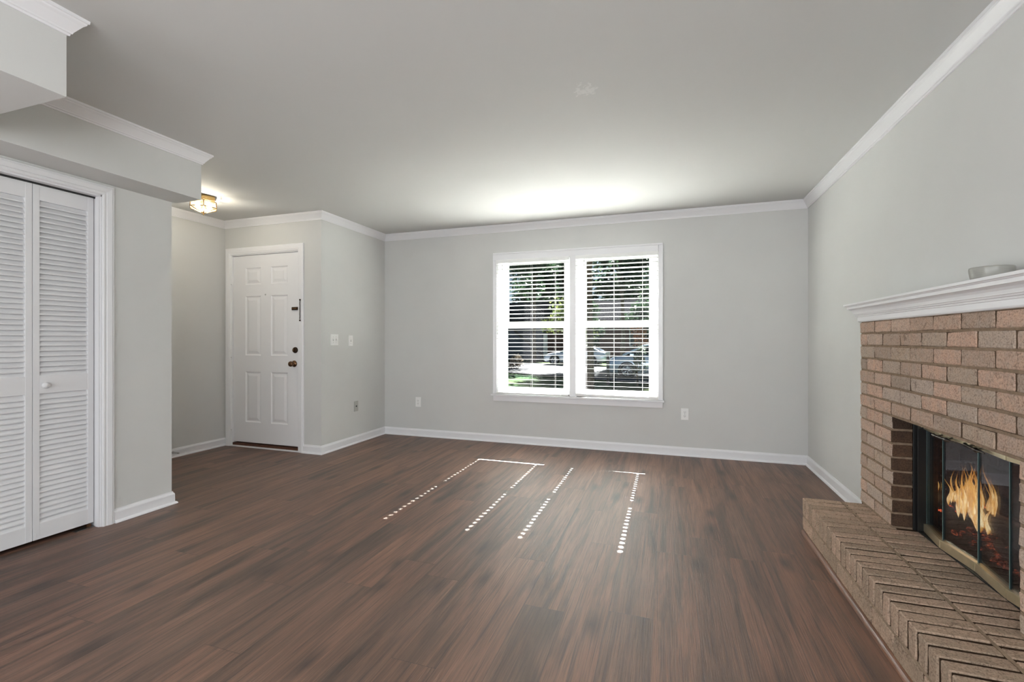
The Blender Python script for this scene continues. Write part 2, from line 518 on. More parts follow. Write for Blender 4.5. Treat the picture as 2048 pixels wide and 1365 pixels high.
# ------------------------------------------------------------------ mesh helpers
class MB:
    def __init__(self):
        self.v, self.f, self.mi, self.sm = [], [], [], []
        self.mats = []

    def slot(self, mat):
        if mat not in self.mats:
            self.mats.append(mat)
        return self.mats.index(mat)

    def add(self, verts, faces, mat, smooth=False, mx=None):
        o = len(self.v)
        s = self.slot(mat)
        if mx is not None:
            verts = [tuple(mx @ Vector(q)) for q in verts]
        self.v += [tuple(q) for q in verts]
        self.f += [tuple(i + o for i in fc) for fc in faces]
        self.mi += [s] * len(faces)
        self.sm += [smooth] * len(faces)
        return self

    def box(self, x0, x1, y0, y1, z0, z1, mat, mx=None, b=0.0):
        if b <= 0:
            vs = [(x0, y0, z0), (x1, y0, z0), (x1, y1, z0), (x0, y1, z0), (x0, y0, z1), (x1, y0, z1), (x1, y1, z1), (x0, y1, z1)]
            fs = [(0, 3, 2, 1), (4, 5, 6, 7), (0, 1, 5, 4), (1, 2, 6, 5), (2, 3, 7, 6), (3, 0, 4, 7)]
            return self.add(vs, fs, mat, False, mx)
        bm = bmesh.new()
        bmesh.ops.create_cube(bm, size=1.0)
        for q in bm.verts:
            q.co = Vector(((x0 + x1) / 2 + q.co.x * (x1 - x0), (y0 + y1) / 2 + q.co.y * (y1 - y0), (z0 + z1) / 2 + q.co.z * (z1 - z0)))
        bmesh.ops.bevel(bm, geom=bm.edges[:], offset=b, segments=2, profile=0.6, affect='EDGES')
        self.bm(bm, mat, mx)
        return self

    def bm(self, bm, mat, mx=None, smooth=False):
        bm.verts.ensure_lookup_table()
        bm.verts.index_update()
        self.add([tuple(q.co) for q in bm.verts], [tuple(q.index for q in f.verts) for f in bm.faces], mat, smooth, mx)
        bm.free()
        return self

    def tube(self, pts, rads, mat, seg=10, caps=True, smooth=True):
        pts = [Vector(q) for q in pts]
        if not hasattr(rads, '__len__'):
            rads = [rads] * len(pts)
        vs, fs = [], []
        up = None
        for i, q in enumerate(pts):
            d = (pts[min(i + 1, len(pts) - 1)] - pts[max(i - 1, 0)]).normalized()
            if up is None:
                up = Vector((0, 0, 1)) if abs(d.z) < 0.9 else Vector((1, 0, 0))
            a = d.cross(up).normalized()
            b_ = a.cross(d).normalized()
            up = b_
            for k in range(seg):
                an = 2 * PI * k / seg
                vs.append(tuple(q + (a * math.cos(an) + b_ * math.sin(an)) * rads[i]))
        for i in range(len(pts) - 1):
            for k in range(seg):
                k2 = (k + 1) % seg
                fs.append((i * seg + k, i * seg + k2, (i + 1) * seg + k2, (i + 1) * seg + k))
        self.add(vs, fs, mat, smooth)
        if caps:
            n = len(pts) - 1
            self.add(vs[:seg], [tuple(range(seg))[::-1]], mat)
            self.add(vs[n * seg:], [tuple(range(seg))], mat)
        return self

    def lathe(self, prof, mat, seg=32, mx=None, smooth=True, sx=1.0, sy=1.0):
        vs, fs = [], []
        for r, z in prof:
            for k in range(seg):
                an = 2 * PI * k / seg
                vs.append((r * math.cos(an) * sx, r * math.sin(an) * sy, z))
        for i in range(len(prof) - 1):
            for k in range(seg):
                k2 = (k + 1) % seg
                fs.append((i * seg + k, i * seg + k2, (i + 1) * seg + k2, (i + 1) * seg + k))
        return self.add(vs, fs, mat, smooth, mx)

    def build(self, name, parent=None, loc=None):
        me = bpy.data.meshes.new(name)
        vs = self.v
        if loc is not None:
            vs = [(a - loc[0], b - loc[1], c - loc[2]) for a, b, c in vs]
        me.from_pydata(vs, [], self.f)
        for m in self.mats:
            me.materials.append(M[m] if isinstance(m, str) else m)
        me.polygons.foreach_set('material_index', self.mi)
        me.polygons.foreach_set('use_smooth', self.sm)
        me.update()
        o = bpy.data.objects.new(name, me)
        COL.objects.link(o)
        if loc is not None:
            o.location = loc
        if parent is not None:
            o.parent = parent
            o.matrix_parent_inverse = Matrix.Identity(4)
            pl = world_loc(parent)
            o.location = Vector(o.location) - pl
        return o


def world_loc(o):
    p = Vector((0, 0, 0))
    while o is not None:
        p = p + Vector(o.location)
        o = o.parent
    return p


def tag(o, label=None, cat=None, group=None, kind=None):
    if label:
        o['label'] = label
    if cat:
        o['category'] = cat
    if group:
        o['group'] = group
    if kind:
        o['kind'] = kind
    return o


def empty(name, loc, label=None, cat=None, group=None, kind=None):
    o = bpy.data.objects.new(name, None)
    o.empty_display_size = 0.1
    o.location = loc
    COL.objects.link(o)
    return tag(o, label, cat, group, kind)


def struct(mb, name, label, cat):
    return tag(mb.build(name), label, cat, kind='structure')


def copy_tree(o, parent=None):
    c = o.copy()
    COL.objects.link(c)
    if parent is not None:
        c.parent = parent
    for ch in list(o.children):
        copy_tree(ch, c)
    return c


def sweep(mb, prof, path, z0, mat, pieces=None, end0=0.0, end1=0.0):
    """sweep a closed wall profile (distance from wall, height) along a wall line; the room is on the left of the path.
    end0/end1: how far the end runs on per unit of projection (1 = mitred return)"""
    P = [Vector((a, b)) for a, b in path]
    n = len(P)
    rings = []
    for i in range(n):
        ds = []
        if i > 0:
            ds.append((P[i] - P[i - 1]).normalized())
        if i < n - 1:
            ds.append((P[i + 1] - P[i]).normalized())
        ns = [Vector((-d.y, d.x)) for d in ds]
        if len(ns) == 2:
            m = (ns[0] + ns[1]) / (1 + ns[0].dot(ns[1]))
        else:
            m = ns[0].copy()
            if i == 0:
                m -= ds[0] * end0
            else:
                m += ds[0] * end1
        rings.append([(P[i].x + m.x * q, P[i].y + m.y * q, z0 + z) for q, z in prof])
    k = len(prof)
    targets = pieces or [mb] * (n - 1)
    for i in range(n - 1):
        vs = rings[i] + rings[i + 1]
        fs = [(a, (a + 1) % k, k + (a + 1) % k, k + a) for a in range(k)]
        fs += [tuple(range(k))[::-1], tuple(range(k, 2 * k))]
        targets[i].add(vs, fs, mat)


CROWN = [(0, -0.076), (0.007, -0.076), (0.009, -0.068), (0.013, -0.066), (0.015, -0.060), (0.024, -0.046), (0.036, -0.028), (0.044, -0.020), (0.046, -0.014), (0.051, -0.012), (0.052, 0), (0, 0)]
BASE = [(0, 0), (0.027, 0), (0.026, 0.007), (0.022, 0.013), (0.014, 0.017), (0.0135, 0.066), (0.011, 0.073), (0.007, 0.078), (0.005, 0.086), (0, 0.086)]

# ------------------------------------------------------------------ room dimensions (metres)
XL, XR = -3.31, 1.217          # left wall line, fireplace wall
YW, YB = 4.925, -3.30          # window wall, back wall
H = 2.44
XF, YD = -4.60, 3.82           # foyer far-left wall, entry-door wall
YE = 2.335                     # end of the closet wall
T = 0.14

# ------------------------------------------------------------------ shell
mb = MB().box(XF - T, XR + 0.8, YB - T, YW + 0.22, -0.12, 0.0, 'plank_floor')
struct(mb, 'floor', 'dark brown wood plank floor running towards the window', 'floor')
mb = MB().box(XF - T, XR + 0.8, YB - T, YW + 0.22, H, H + 0.15, 'ceiling_paint')
struct(mb, 'ceiling', 'plain pale grey ceiling with a small patched blemish', 'ceiling')

WX0, WX1, WZ0, WZ1 = -1.835, -0.095, 0.545, 2.045     # window opening
mb = MB()
mb.box(XL - T, WX0, YW, YW + 0.17, 0, H, 'wall_paint')
mb.box(WX1, XR + T, YW, YW + 0.17, 0, H, 'wall_paint')
mb.box(WX0, WX1, YW, YW + 0.17, 0, WZ0, 'wall_paint')
mb.box(WX0, WX1, YW, YW + 0.17, WZ1, H, 'wall_paint')
struct(mb, 'wall_front', 'grey painted wall around the double window', 'wall')

FB0, FB1, FBZ = 1.945, 2.85, 0.77      # firebox opening along the wall
mb = MB()
mb.box(XR, XR + T, FB1 + 0.38, YW, 0, H, 'wall_paint')
mb.box(XR, XR + T, -1.0, FB0 - 0.06, 0, H, 'wall_paint')
mb.box(XR, XR + T, YB, -2.6, 0, H, 'wall_paint')
mb.box(XR, XR + T, -2.6, -1.0, 0, 0.9, 'wall_paint')  # unseen opening cut for the added right fill light
mb.box(XR, XR + T, -2.6, -1.0, 2.05, H, 'wall_paint')
mb.box(XR, XR + T, FB0 - 0.06, FB1 + 0.38, 0.9, H, 'wall_paint')
struct(mb, 'wall_right', 'pale grey wall above and beside the brick fireplace', 'wall')

mb = MB().box(XL - 0.12, XL, YD, YW, 0, H, 'wall_paint')
struct(mb, 'wall_entry_return', 'short pale wall with light switches beside the entry door', 'wall')

DX0, DX1, DZ1 = -4.495, -3.590, 2.060     # entry door leaf
mb = MB()
mb.box(XF - T, DX0 - 0.02, YD, YD + T, 0, H, 'wall_paint')
mb.box(DX1 + 0.02, XL - 0.12, YD, YD + T, 0, H, 'wall_paint')
mb.box(DX0 - 0.02, DX1 + 0.02, YD, YD + T, DZ1 + 0.02, H, 'wall_paint')
struct(mb, 'wall_entry', 'grey wall around the white entry door', 'wall')
mb = MB().box(XF - T, XF, 0.0, YD + T, 0, H, 'wall_paint')
struct(mb, 'wall_foyer', 'grey foyer wall left of the entry door', 'wall')

CY0, CY1, CZ1 = 0.715, 1.910, 2.045        # closet opening
mb = MB()
mb.box(XL - 0.11, XL, CY1, YE, 0, H, 'wall_paint')
mb.box(XL - 0.11, XL, -0.6, CY0, 0, H, 'wall_paint')
mb.box(XL - 0.11, XL, YB, -2.9, 0, H, 'wall_paint')
mb.box(XL - 0.11, XL, -2.9, -0.6, 2.05, H, 'wall_paint')  # unseen opening cut for the added left fill light
mb.box(XL - 0.11, XL, CY0, CY1, CZ1, H, 'wall_paint')
struct(mb, 'wall_left', 'pale grey wall holding the louvered closet doors', 'wall')
mb = MB()
mb.box(XF, XL - 0.11, YE - 0.11, YE, 0, H, 'wall_paint')
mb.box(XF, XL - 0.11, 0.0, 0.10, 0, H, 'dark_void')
struct(mb, 'wall_closet', 'side walls of the closet behind the louvered doors', 'wall')
BX0, BX1, BZ1 = -3.05, 1.05, 2.12  # unseen opening made for the added rear fill light
mb = MB()
mb.box(XF, BX0, YB - T, YB, 0, H, 'wall_paint')
mb.box(BX1, XR + T, YB - T, YB, 0, H, 'wall_paint')
mb.box(BX0, BX1, YB - T, YB, BZ1, H, 'wall_paint')
struct(mb, 'wall_back', 'wall behind the camera with an opening added for the rear fill light', 'wall')

# dropped boxes of the stair above: one low soffit over the closet, one deep beam nearer the camera
mb = MB().box(XL, -3.062, 1.188, 2.362, 2.12, H, 'wall_paint')
struct(mb, 'trim_1', 'long boxed grey soffit over the closet doors', 'soffit')
mb = MB().box(XL, -2.270, -3.2, 1.188, 2.12, H, 'wall_paint')
struct(mb, 'trim_2', 'deep boxed grey ceiling beam at the upper left', 'beam')

# crown mouldings
a, b, c, d, e = MB(), MB(), MB(), MB(), MB()
sweep(None, CROWN, [(XR, YB), (XR, YW), (XL, YW), (XL, YD), (XF, YD), (XF, YE)], H, 'trim_paint', [a, b, c, d, e])
for m_, nm, lb in ((a, 'trim_3', 'white crown moulding along the fireplace wall'), (b, 'trim_4', 'white crown moulding over the window wall'),
                   (c, 'trim_5', 'white crown moulding over the wall with light switches'), (d, 'trim_6', 'white crown moulding above the entry door'),
                   (e, 'trim_7', 'white crown moulding on the foyer wall by the lantern')):
    struct(m_, nm, lb, 'crown moulding')
m_ = MB()
sweep(m_, CROWN, [(-3.062, 2.362), (-3.062, 1.188)], H, 'trim_paint', end0=1.0)
struct(m_, 'trim_8', 'white crown moulding along the soffit over the closet', 'crown moulding')
m_ = MB()
sweep(m_, CROWN, [(-2.270, 1.188), (-2.270, -3.2)], H, 'trim_paint', end0=1.0)
struct(m_, 'trim_9', 'white crown moulding along the deep beam', 'crown moulding')

# baseboards
HEARTH_END = 3.222
a, b, c, d = MB(), MB(), MB(), MB()
sweep(None, BASE, [(XR, HEARTH_END - 0.002), (XR, YW), (XL, YW), (XL, YD), (DX1 + 0.058, YD)], 0, 'trim_paint', [a, b, c, d])
struct(a, 'baseboard_right', 'white baseboard on the fireplace wall', 'baseboard')
struct(b, 'baseboard_front', 'white baseboard below the window', 'baseboard')
struct(c, 'baseboard_return', 'white baseboard below the light switches', 'baseboard')
struct(d, 'baseboard_entry', 'short white baseboard right of the entry door', 'baseboard')
a = MB()
sweep(a, BASE, [(XF, YD), (XF, YE)], 0, 'trim_paint')
struct(a, 'baseboard_foyer', 'white baseboard on the foyer wall', 'baseboard')
a = MB()
sweep(a, BASE, [(XF + 0.02, YE), (XL, YE), (XL, CY1 + 0.062)], 0, 'trim_paint')
struct(a, 'baseboard_left', 'white baseboard wrapping the end of the closet wall', 'baseboard')

# ------------------------------------------------------------------ window: casing, sill, two double-hung units
win = empty('window_1', (-0.965, YW, WZ0), 'double white window with blinds in the grey front wall', 'window', kind='structure')
cs = MB()
YC = YW - 0.018
cs.box(WX0 - 0.042, WX0, YC, YW, WZ0, WZ1, 'trim_paint', b=0.003)
cs.box(WX1, WX1 + 0.042, YC, YW, WZ0, WZ1 + 0.078, 'trim_paint', b=0.003)
cs.box(WX1 + 0.030, WX1 + 0.043, YC - 0.008, YW, WZ0, WZ1 + 0.082, 'trim_paint', b=0.002)
cs.box(WX0 - 0.043, WX0 - 0.030, YC - 0.006, YW, WZ0, WZ1, 'trim_paint', b=0.002)
cs.build('casing', win)
hd = MB()
hd.box(WX0 - 0.044, WX1 - 0.002, YC - 0.006, YW, WZ1, WZ1 + 0.066, 'trim_paint', b=0.004)
hd.box(WX0 - 0.040, WX1 + 0.042, YC - 0.012, YW, WZ1 + 0.064, WZ1 + 0.082, 'trim_paint', b=0.003)
hd.build('head_casing', win)
ml = MB()
ml.box(-1.002, -0.936, YC - 0.004, YW, WZ0 - 0.01, WZ1 + 0.002, 'trim_paint', b=0.003)
ml.box(-1.004, -0.934, YW - 0.001, 5.06, WZ0, WZ1, 'vinyl_white')
ml.build('mullion', win)
sl = MB()
sl.box(WX0 - 0.058, WX1 + 0.056, YW - 0.055, YW, WZ0 - 0.020, WZ0, 'trim_paint', b=0.005)
sl.box(WX0, WX1, YW, 5.04, WZ0 - 0.020, WZ0, 'trim_paint')
sl.build('sill', win)
ap = MB()
ap.box(WX0 - 0.042, WX1 + 0.042, YW - 0.018, YW, WZ0 - 0.080, WZ0 - 0.020, 'trim_paint', b=0.004)
ap.build('apron', win)
jb = MB()
jb.box(WX0 - 0.001, WX0 + 0.012, YW, 5.09, WZ0, WZ1, 'vinyl_white')
jb.box(WX1 - 0.012, WX1 + 0.001, YW, 5.09, WZ0, WZ1, 'vinyl_white')
jb.box(WX0, WX1, YW, 5.09, WZ1 - 0.012, WZ1 + 0.001, 'vinyl_white')
jb.box(WX0, WX1, 5.035, 5.09, WZ0 - 0.02, WZ0 + 0.01, 'vinyl_white')
jb.build('jamb', win)


def sash(x0, x1, z0, z1, y, stile, top, bot, bx0=None, bx1=None):
    m_ = MB()
    d = 0.017
    m_.box(x0, x0 + stile, y - d, y + d, z0, z1, 'vinyl_white', b=0.003)
    m_.box(x1 - stile, x1, y - d, y + d, z0, z1, 'vinyl_white', b=0.003)
    m_.box(x0 + stile, x1 - stile, y - d, y + d, z1 - top, z1, 'vinyl_white', b=0.003)
    m_.box(x0 + stile, x1 - stile, y - d, y + d, z0, z0 + bot, 'vinyl_white', b=0.003)
    o = m_.build('sash', win)
    g = MB().box(x0 + stile, x1 - stile, y - 0.003, y + 0.003, z0 + bot, z1 - top, 'window_glass')
    g.build('pane', o)


for x0, x1 in ((WX0 + 0.012, -1.004), (-0.934, WX1 - 0.012)):
    sash(x0, x1, 1.310, WZ1 - 0.012, 5.055, 0.084, 0.022, 0.036)
    sash(x0, x1, WZ0 + 0.004, 1.345, 5.012, 0.084, 0.062, 0.068)

# ------------------------------------------------------------------ venetian blinds
SLAT_P = 0.0454
BY = 4.893          # centre plane of the slats


def blind(x0, x1, cords, wand_x, label, rail_roll, gap):
    xc = (x0 + x1) / 2
    o = empty('window_blind', (xc, BY, WZ1), label, 'window blind', 'white wooden blinds in the double window')
    hr = MB().box(x0, x1, BY - 0.022, BY + 0.022, WZ1 - 0.036, WZ1 - 0.002, 'blind_white', b=0.002)
    hr.build('headrail', o)
    sm = MB()
    w, a2 = 0.0250, 0.0020
    th = 0.0026
    hx, hy = 0.0085, 0.0045
    ztop = WZ1 - 0.062
    nsl = 31
    for i in range(nsl):
        z = ztop - i * SLAT_P
        xs = [x0 + 0.001]
        for cx in (cords[0], cords[2]):
            xs += [cx - hx, cx + hx]
        xs.append(x1 - 0.001)
        jit = (random.random() - 0.5) * 0.0006
        for k in range(len(xs) - 1):
            holed = k % 2 == 1
            bands = ((-w, -hy), (hy, w)) if holed else ((-w, w),)
            for y0, y1 in bands:
                z_0 = z - a2 * y0 / w + jit      # room edge (negative y) sits a little higher
                z_1 = z - a2 * y1 / w + jit
                vs = [(xs[k], BY + y0, z_0), (xs[k + 1], BY + y0, z_0), (xs[k + 1], BY + y1, z_1), (xs[k], BY + y1, z_1)]
                vs += [(p[0], p[1], p[2] + th) for p in vs]
                sm.add(vs, [(0, 3, 2, 1), (4, 5, 6, 7), (0, 1, 5, 4), (1, 2, 6, 5), (2, 3, 7, 6), (3, 0, 4, 7)], 'blind_white')
    sm.build('slats', o)
    zb = ztop - (nsl - 1) * SLAT_P - gap
    mx = Matrix.Translation((xc, BY, zb)) @ Matrix.Rotation(rail_roll, 4, 'Y')
    hl = (x1 - x0) / 2 - 0.001
    rl = MB().box(-hl, hl, -0.025, 0.025, -0.016 if rail_roll == 0 else -0.026, 0.0, 'blind_white', mx, b=0.003)
    rl.build('bottom_rail', o)
    for cx in cords:
        cm = MB()
        for y in (BY - 0.0265, BY + 0.0265):
            cm.tube([(cx, y, WZ1 - 0.03), (cx, y, zb)], 0.0008, 'cord_white', 5, smooth=False)
        cm.build('ladder_cord', o)
    wd = MB()
    wd.tube([(wand_x, BY - 0.036, WZ1 - 0.045), (wand_x, BY - 0.036, WZ1 - 0.30), (wand_x, BY - 0.036, 1.43)], 0.0032, 'wand_grey', 8)
    wd.tube([(wand_x, BY - 0.012, WZ1 - 0.030), (wand_x, BY - 0.036, WZ1 - 0.046)], 0.0015, 'screw_steel', 6)
    wd.build('tilt_wand', o)
    return o


random.seed(4)
blind(WX0 + 0.004, -1.008, (-1.73, -1.42, -1.157), -1.748, 'white slatted blind on the half of the window nearer the entry door', 0.0, 0.0525)
blind(-0.932, WX1 - 0.004, (-0.82, -0.535, -0.25), -0.838, 'white slatted blind on the half of the window nearer the fireplace', R(0.55), 0.0408)

# ------------------------------------------------------------------ entry door
door = empty('door_1', ((DX0 + DX1) / 2, YD, 0), 'white six-panel entry door with bronze knob and chain', 'door', kind='structure')


def raised_panel_leaf(mb, x0, x1, z0, z1, y, panels, mat, th=0.04):
    """door leaf facing -Y at plane y with moulded panels: list of (px0,px1,pz0,pz1)"""
    xs = sorted({x0, x1, *[q for p in panels for q in p[:2]]})
    zs = sorted({z0, z1, *[q for p in panels for q in p[2:]]})
    for i in range(len(xs) - 1):
        for k in range(len(zs) - 1):
            cx, cz = (xs[i] + xs[i + 1]) / 2, (zs[k] + zs[k + 1]) / 2
            if any(p[0] < cx < p[1] and p[2] < cz < p[3] for p in panels):
                continue
            mb.add([(xs[i], y, zs[k]), (xs[i + 1], y, zs[k]), (xs[i + 1], y, zs[k + 1]), (xs[i], y, zs[k + 1])], [(0, 1, 2, 3)], mat)
    for p in panels:
        loops = []
        for ins, dy in ((0, 0), (0.008, 0.007), (0.014, 0.008), (0.020, 0.008), (0.046, 0.0015), (0.047, 0.001)):
            loops.append([(p[0] + ins, y + dy, p[2] + ins), (p[1] - ins, y + dy, p[2] + ins), (p[1] - ins, y + dy, p[3] - ins), (p[0] + ins, y + dy, p[3] - ins)])
        for q in range(len(loops) - 1):
            vs = loops[q] + loops[q + 1]
            mb.add(vs, [(j, (j + 1) % 4, 4 + (j + 1) % 4, 4 + j) for j in range(4)], mat)
        mb.add(loops[-1], [(0, 1, 2, 3)], mat)
    vs = [(x0, y, z0), (x1, y, z0), (x1, y, z1), (x0, y, z1), (x0, y + th, z0), (x1, y + th, z0), (x1, y + th, z1), (x0, y + th, z1)]
    mb.add(vs, [(1, 5, 6, 2), (4, 0, 3, 7), (3, 2, 6, 7), (0, 4, 5, 1), (5, 4, 7, 6)], mat)


YS = YD + 0.018
pl = MB()
c1, c2, c3, c4 = DX0 + 0.170, DX0 + 0.382, DX0 + 0.520, DX0 + 0.742
raised_panel_leaf(pl, DX0 + 0.003, DX1 - 0.003, 0.050, DZ1, YS,
                  [(c1, c2, 1.745, 1.925), (c3, c4, 1.745, 1.925), (c1, c2, 0.985, 1.622), (c3, c4, 0.985, 1.622), (c1, c2, 0.268, 0.810), (c3, c4, 0.268, 0.810)], 'door_paint')
leaf = pl.build('door_leaf', door)
cg = MB()
CW = 0.072
PRO = YD - 0.016


def casing_frame(mb, x0, x1, z1, z0=0.0):
    """mitred picture-frame casing on the entry wall, inner edge x0..x1, z1"""
    prof = [(0.0, 0.006), (0.004, 0.010), (0.018, 0.012), (0.022, 0.015), (0.052, 0.018), (0.058, 0.016), (0.066, 0.016), (CW, 0.012), (CW, 0.0), (0.0, 0.0)]
    pts = [(x0, z0, -1, 0), (x0, z1, -1, 1), (x1, z1, 1, 1), (x1, z0, 1, 0)]
    rings = [[(px + sx * q, YD - h, pz + sz * q) for q, h in prof] for px, pz, sx, sz in pts]
    k = len(prof)
    for i in range(3):
        mb.add(rings[i] + rings[i + 1], [(j, (j + 1) % k, k + (j + 1) % k, k + j) for j in range(k)] + [tuple(range(k)), tuple(range(k, 2 * k))], 'door_paint')


casing_frame(cg, DX0 - 0.010, DX1 - 0.008 + 0.002, DZ1 + 0.010)
cg.box(DX0 - 0.020, DX0, YD, YD + T, 0, DZ1 + 0.02, 'door_paint')
cg.box(DX1, DX1 + 0.020, YD, YD + T, 0, DZ1 + 0.02, 'door_paint')
cg.box(DX0, DX1, YD, YD + T, DZ1 + 0.002, DZ1 + 0.02, 'door_paint')
cg.box(DX0, DX1, YD + 0.062, YD + T, 0.0, DZ1, 'dark_void')
cg.build('door_frame', door)
th = MB().box(DX0, DX1, YD + 0.004, YD + 0.10, 0.0, 0.038, 'threshold_wood', b=0.004)
th.build('threshold', door)
st = MB().box(DX0 - 0.012, DX1 + 0.004, YD - 0.016, YD + 0.004, 0.0, 0.014, 'trim_paint', b=0.004)
st.build('threshold_strip', door)
mxk = Matrix.Translation((-3.664, YS, 0.905)) @ Matrix.Rotation(R(90), 4, 'X')
kb = MB().lathe([(0, 0), (0.033, 0), (0.034, 0.004), (0.029, 0.010), (0.016, 0.013), (0.013, 0.022), (0.013, 0.030), (0.018, 0.033), (0.026, 0.040), (0.0285, 0.050), (0.026, 0.060), (0.017, 0.066), (0, 0.068)], 'aged_bronze', 28, mxk)
tag(kb.build('door_knob', door), 'aged bronze door knob')
mxd = Matrix.Translation((-3.650, YS, 1.046)) @ Matrix.Rotation(R(90), 4, 'X')
db = MB().lathe([(0, 0), (0.031, 0), (0.032, 0.005), (0.027, 0.016), (0.020, 0.019), (0, 0.020)], 'dark_bronze', 24, mxd)
db.box(-0.004, 0.004, -0.012, 0.012, 0.02, 0.032, 'aged_bronze', mxd, b=0.002)
tag(db.build('deadbolt', door), 'dark bronze deadbolt turn')
lt = MB().box(-3.690, -3.604, YS - 0.014, YS, 1.459, 1.491, 'dark_bronze', b=0.005)
lt.box(-3.680, -3.618, YS - 0.019, YS - 0.010, 1.468, 1.482, 'aged_bronze', b=0.003)
tag(lt.build('chain_plate', door), 'bronze keeper plate of the door chain')
ch = MB()
z = 1.558
q = 0
while z > 1.36:
    mxl = Matrix.Translation((-3.556 + 0.0012 * math.sin(q * 1.3), PRO - 0.008, z)) @ Matrix.Rotation(R(90) * (q % 2), 4, 'Z') @ Matrix.Diagonal((1, 1, 1.5, 1))
    ring = [Vector((0.0045 * math.cos(2 * PI * k / 10), 0, 0.0050 * math.sin(2 * PI * k / 10))) for k in range(11)]
    ch.tube([mxl @ p for p in ring], 0.0016, 'dark_bronze', 6, caps=False)
    z -= 0.0105
    q += 1
ch.box(-3.562, -3.550, PRO - 0.012, PRO + 0.006, 1.553, 1.568, 'dark_bronze', b=0.002)
ch.box(-3.562, -3.550, PRO - 0.013, PRO - 0.001, 1.343, 1.358, 'dark_bronze', b=0.002)
tag(ch.build('door_chain', door), 'hanging dark bronze door chain')
mxp = Matrix.Translation((-4.048, YS, 1.632)) @ Matrix.Rotation(R(90), 4, 'X')
MB().lathe([(0, 0.001), (0.004, 0.001), (0.0045, 0.004), (0.008, 0.004), (0.0085, 0)], 'screw_steel', 14, mxp).build('peephole', door)
for hz in (1.80, 1.01, 0.225):
    hg = MB()
    hg.tube([(DX0 - 0.002, YD - 0.010, hz - 0.045), (DX0 - 0.002, YD - 0.010, hz + 0.045)], 0.0065, 'door_paint', 10)
    hg.tube([(DX0 - 0.002, YD - 0.010, hz - 0.052), (DX0 - 0.002, YD - 0.010, hz - 0.045)], 0.0045, 'screw_steel', 8)
    hg.box(DX0 - 0.014, DX0 + 0.002, YD - 0.006, YD + 0.012, hz - 0.045, hz + 0.045, 'door_paint')
    hg.build('hinge', door)

# ------------------------------------------------------------------ louvered closet doors
clo = empty('door_2', (XL, (CY0 + CY1) / 2, 0), 'white louvered bifold closet doors in the left wall', 'door', kind='structure')
CX = -3.368        # face of the leaves
LW = 0.2925


def louver_leaf(y0, name='louvered_leaf'):
    y1 = y0 + LW - 0.0025
    m_ = MB()
    x0, x1 = CX - 0.026, CX
    z0, z1 = 0.026, 2.030
    sw = 0.030
    mt = 'louver_paint'
    m_.box(x0, x1, y0, y0 + sw, z0, z1, mt, b=0.0015)
    m_.box(x0, x1, y1 - sw, y1, z0, z1, mt, b=0.0015)
    for za, zb in ((1.942, z1), (0.848, 0.946), (z0, 0.114)):
        m_.box(x0 + 0.002, x1 - 0.001, y0 + sw - 0.001, y1 - sw + 0.001, za, zb, mt)
    for za, zb in ((0.946, 1.942), (0.114, 0.848)):
        n = round((zb - za) / 0.0293)
        p = (zb - za) / n
        for i in range(n):
            zc = za + p * (i + 0.5)
            t_ = 0.0032
            dx, dz = 0.0105, 0.0185
            # outer (room) edge low, inner edge high
            xa, xb = x1 - 0.003, x1 - 0.003 - 2 * dx
            vs = []
            for y in (y0 + sw - 0.002, y1 - sw + 0.002):
                vs += [(xa, y, zc - dz), (xa, y, zc - dz + 2 * t_), (xb, y, zc + dz), (xb, y, zc + dz - 2 * t_)]
            m_.add(vs, [(0, 1, 5, 4), (1, 2, 6, 5), (2, 3, 7, 6), (3, 0, 4, 7), (0, 3, 2, 1), (4, 5, 6, 7)], mt)
    return m_.build('louvered_leaf', clo)


leaves_ = [louver_leaf(CY1 - 0.008 - LW * (4 - i)) for i in range(4)]
mxk = Matrix.Translation((CX, 1.657, 0.895)) @ Matrix.Rotation(R(90), 4, 'Y')
kn = MB().lathe([(0, 0), (0.011, 0), (0.010, 0.006), (0.009, 0.010), (0.015, 0.014), (0.0185, 0.020), (0.0175, 0.026), (0.010, 0.030), (0, 0.031)], 'louver_paint', 24, mxk)
kn.build('knob', leaves_[3])
pv = MB()
pv.box(CX - 0.022, CX + 0.016, 1.800, 1.898, 0.001, 0.004, 'screw_steel')
pv.box(CX - 0.016, CX + 0.002, 1.862, 1.886, 0.004, 0.022, 'aged_bronze', b=0.002)
tag(pv.build('pivot_bracket', clo), 'small metal floor pivot bracket')
jm = MB()
jm.box(XL - 0.112, XL, CY1 - 0.005, CY1 + 0.012, 0, CZ1, 'louver_paint')
jm.box(XL - 0.040, XL - 0.008, CY1 - 0.012, CY1 - 0.004, 0, CZ1, 'louver_paint')
jm.box(XL - 0.112, XL, CY0 - 0.012, CY0 + 0.005, 0, CZ1, 'louver_paint')
jm.box(XL - 0.112, XL, CY0, CY1, CZ1 - 0.010, CZ1 + 0.008, 'louver_paint')
jm.box(XL - 0.075, XL - 0.045, CY0, CY1, CZ1 - 0.018, CZ1 - 0.009, 'dark_void')
prof = [(0.0, 0.008), (0.005, 0.012), (0.014, 0.012), (0.018, 0.009), (0.022, 0.014), (0.046, 0.019), (0.052, 0.016), (0.058, 0.016), (0.062, 0.010), (0.062, 0.0), (0.0, 0.0)]
pts = [(CY1, 0.0, 1, 0), (CY1, CZ1, 1, 1), (CY0, CZ1, -1, 1), (CY0, 0.0, -1, 0)]
rings = [[(XL + h, py + sy * q, pz + sz * q) for q, h in prof] for py, pz, sy, sz in pts]
k = len(prof)
for i in range(3):
    jm.add(rings[i] + rings[i + 1], [(j, (j + 1) % k, k + (j + 1) % k, k + j) for j in range(k)] + [tuple(range(k)), tuple(range(k, 2 * k))], 'louver_paint')
jm.build('door_frame', clo)


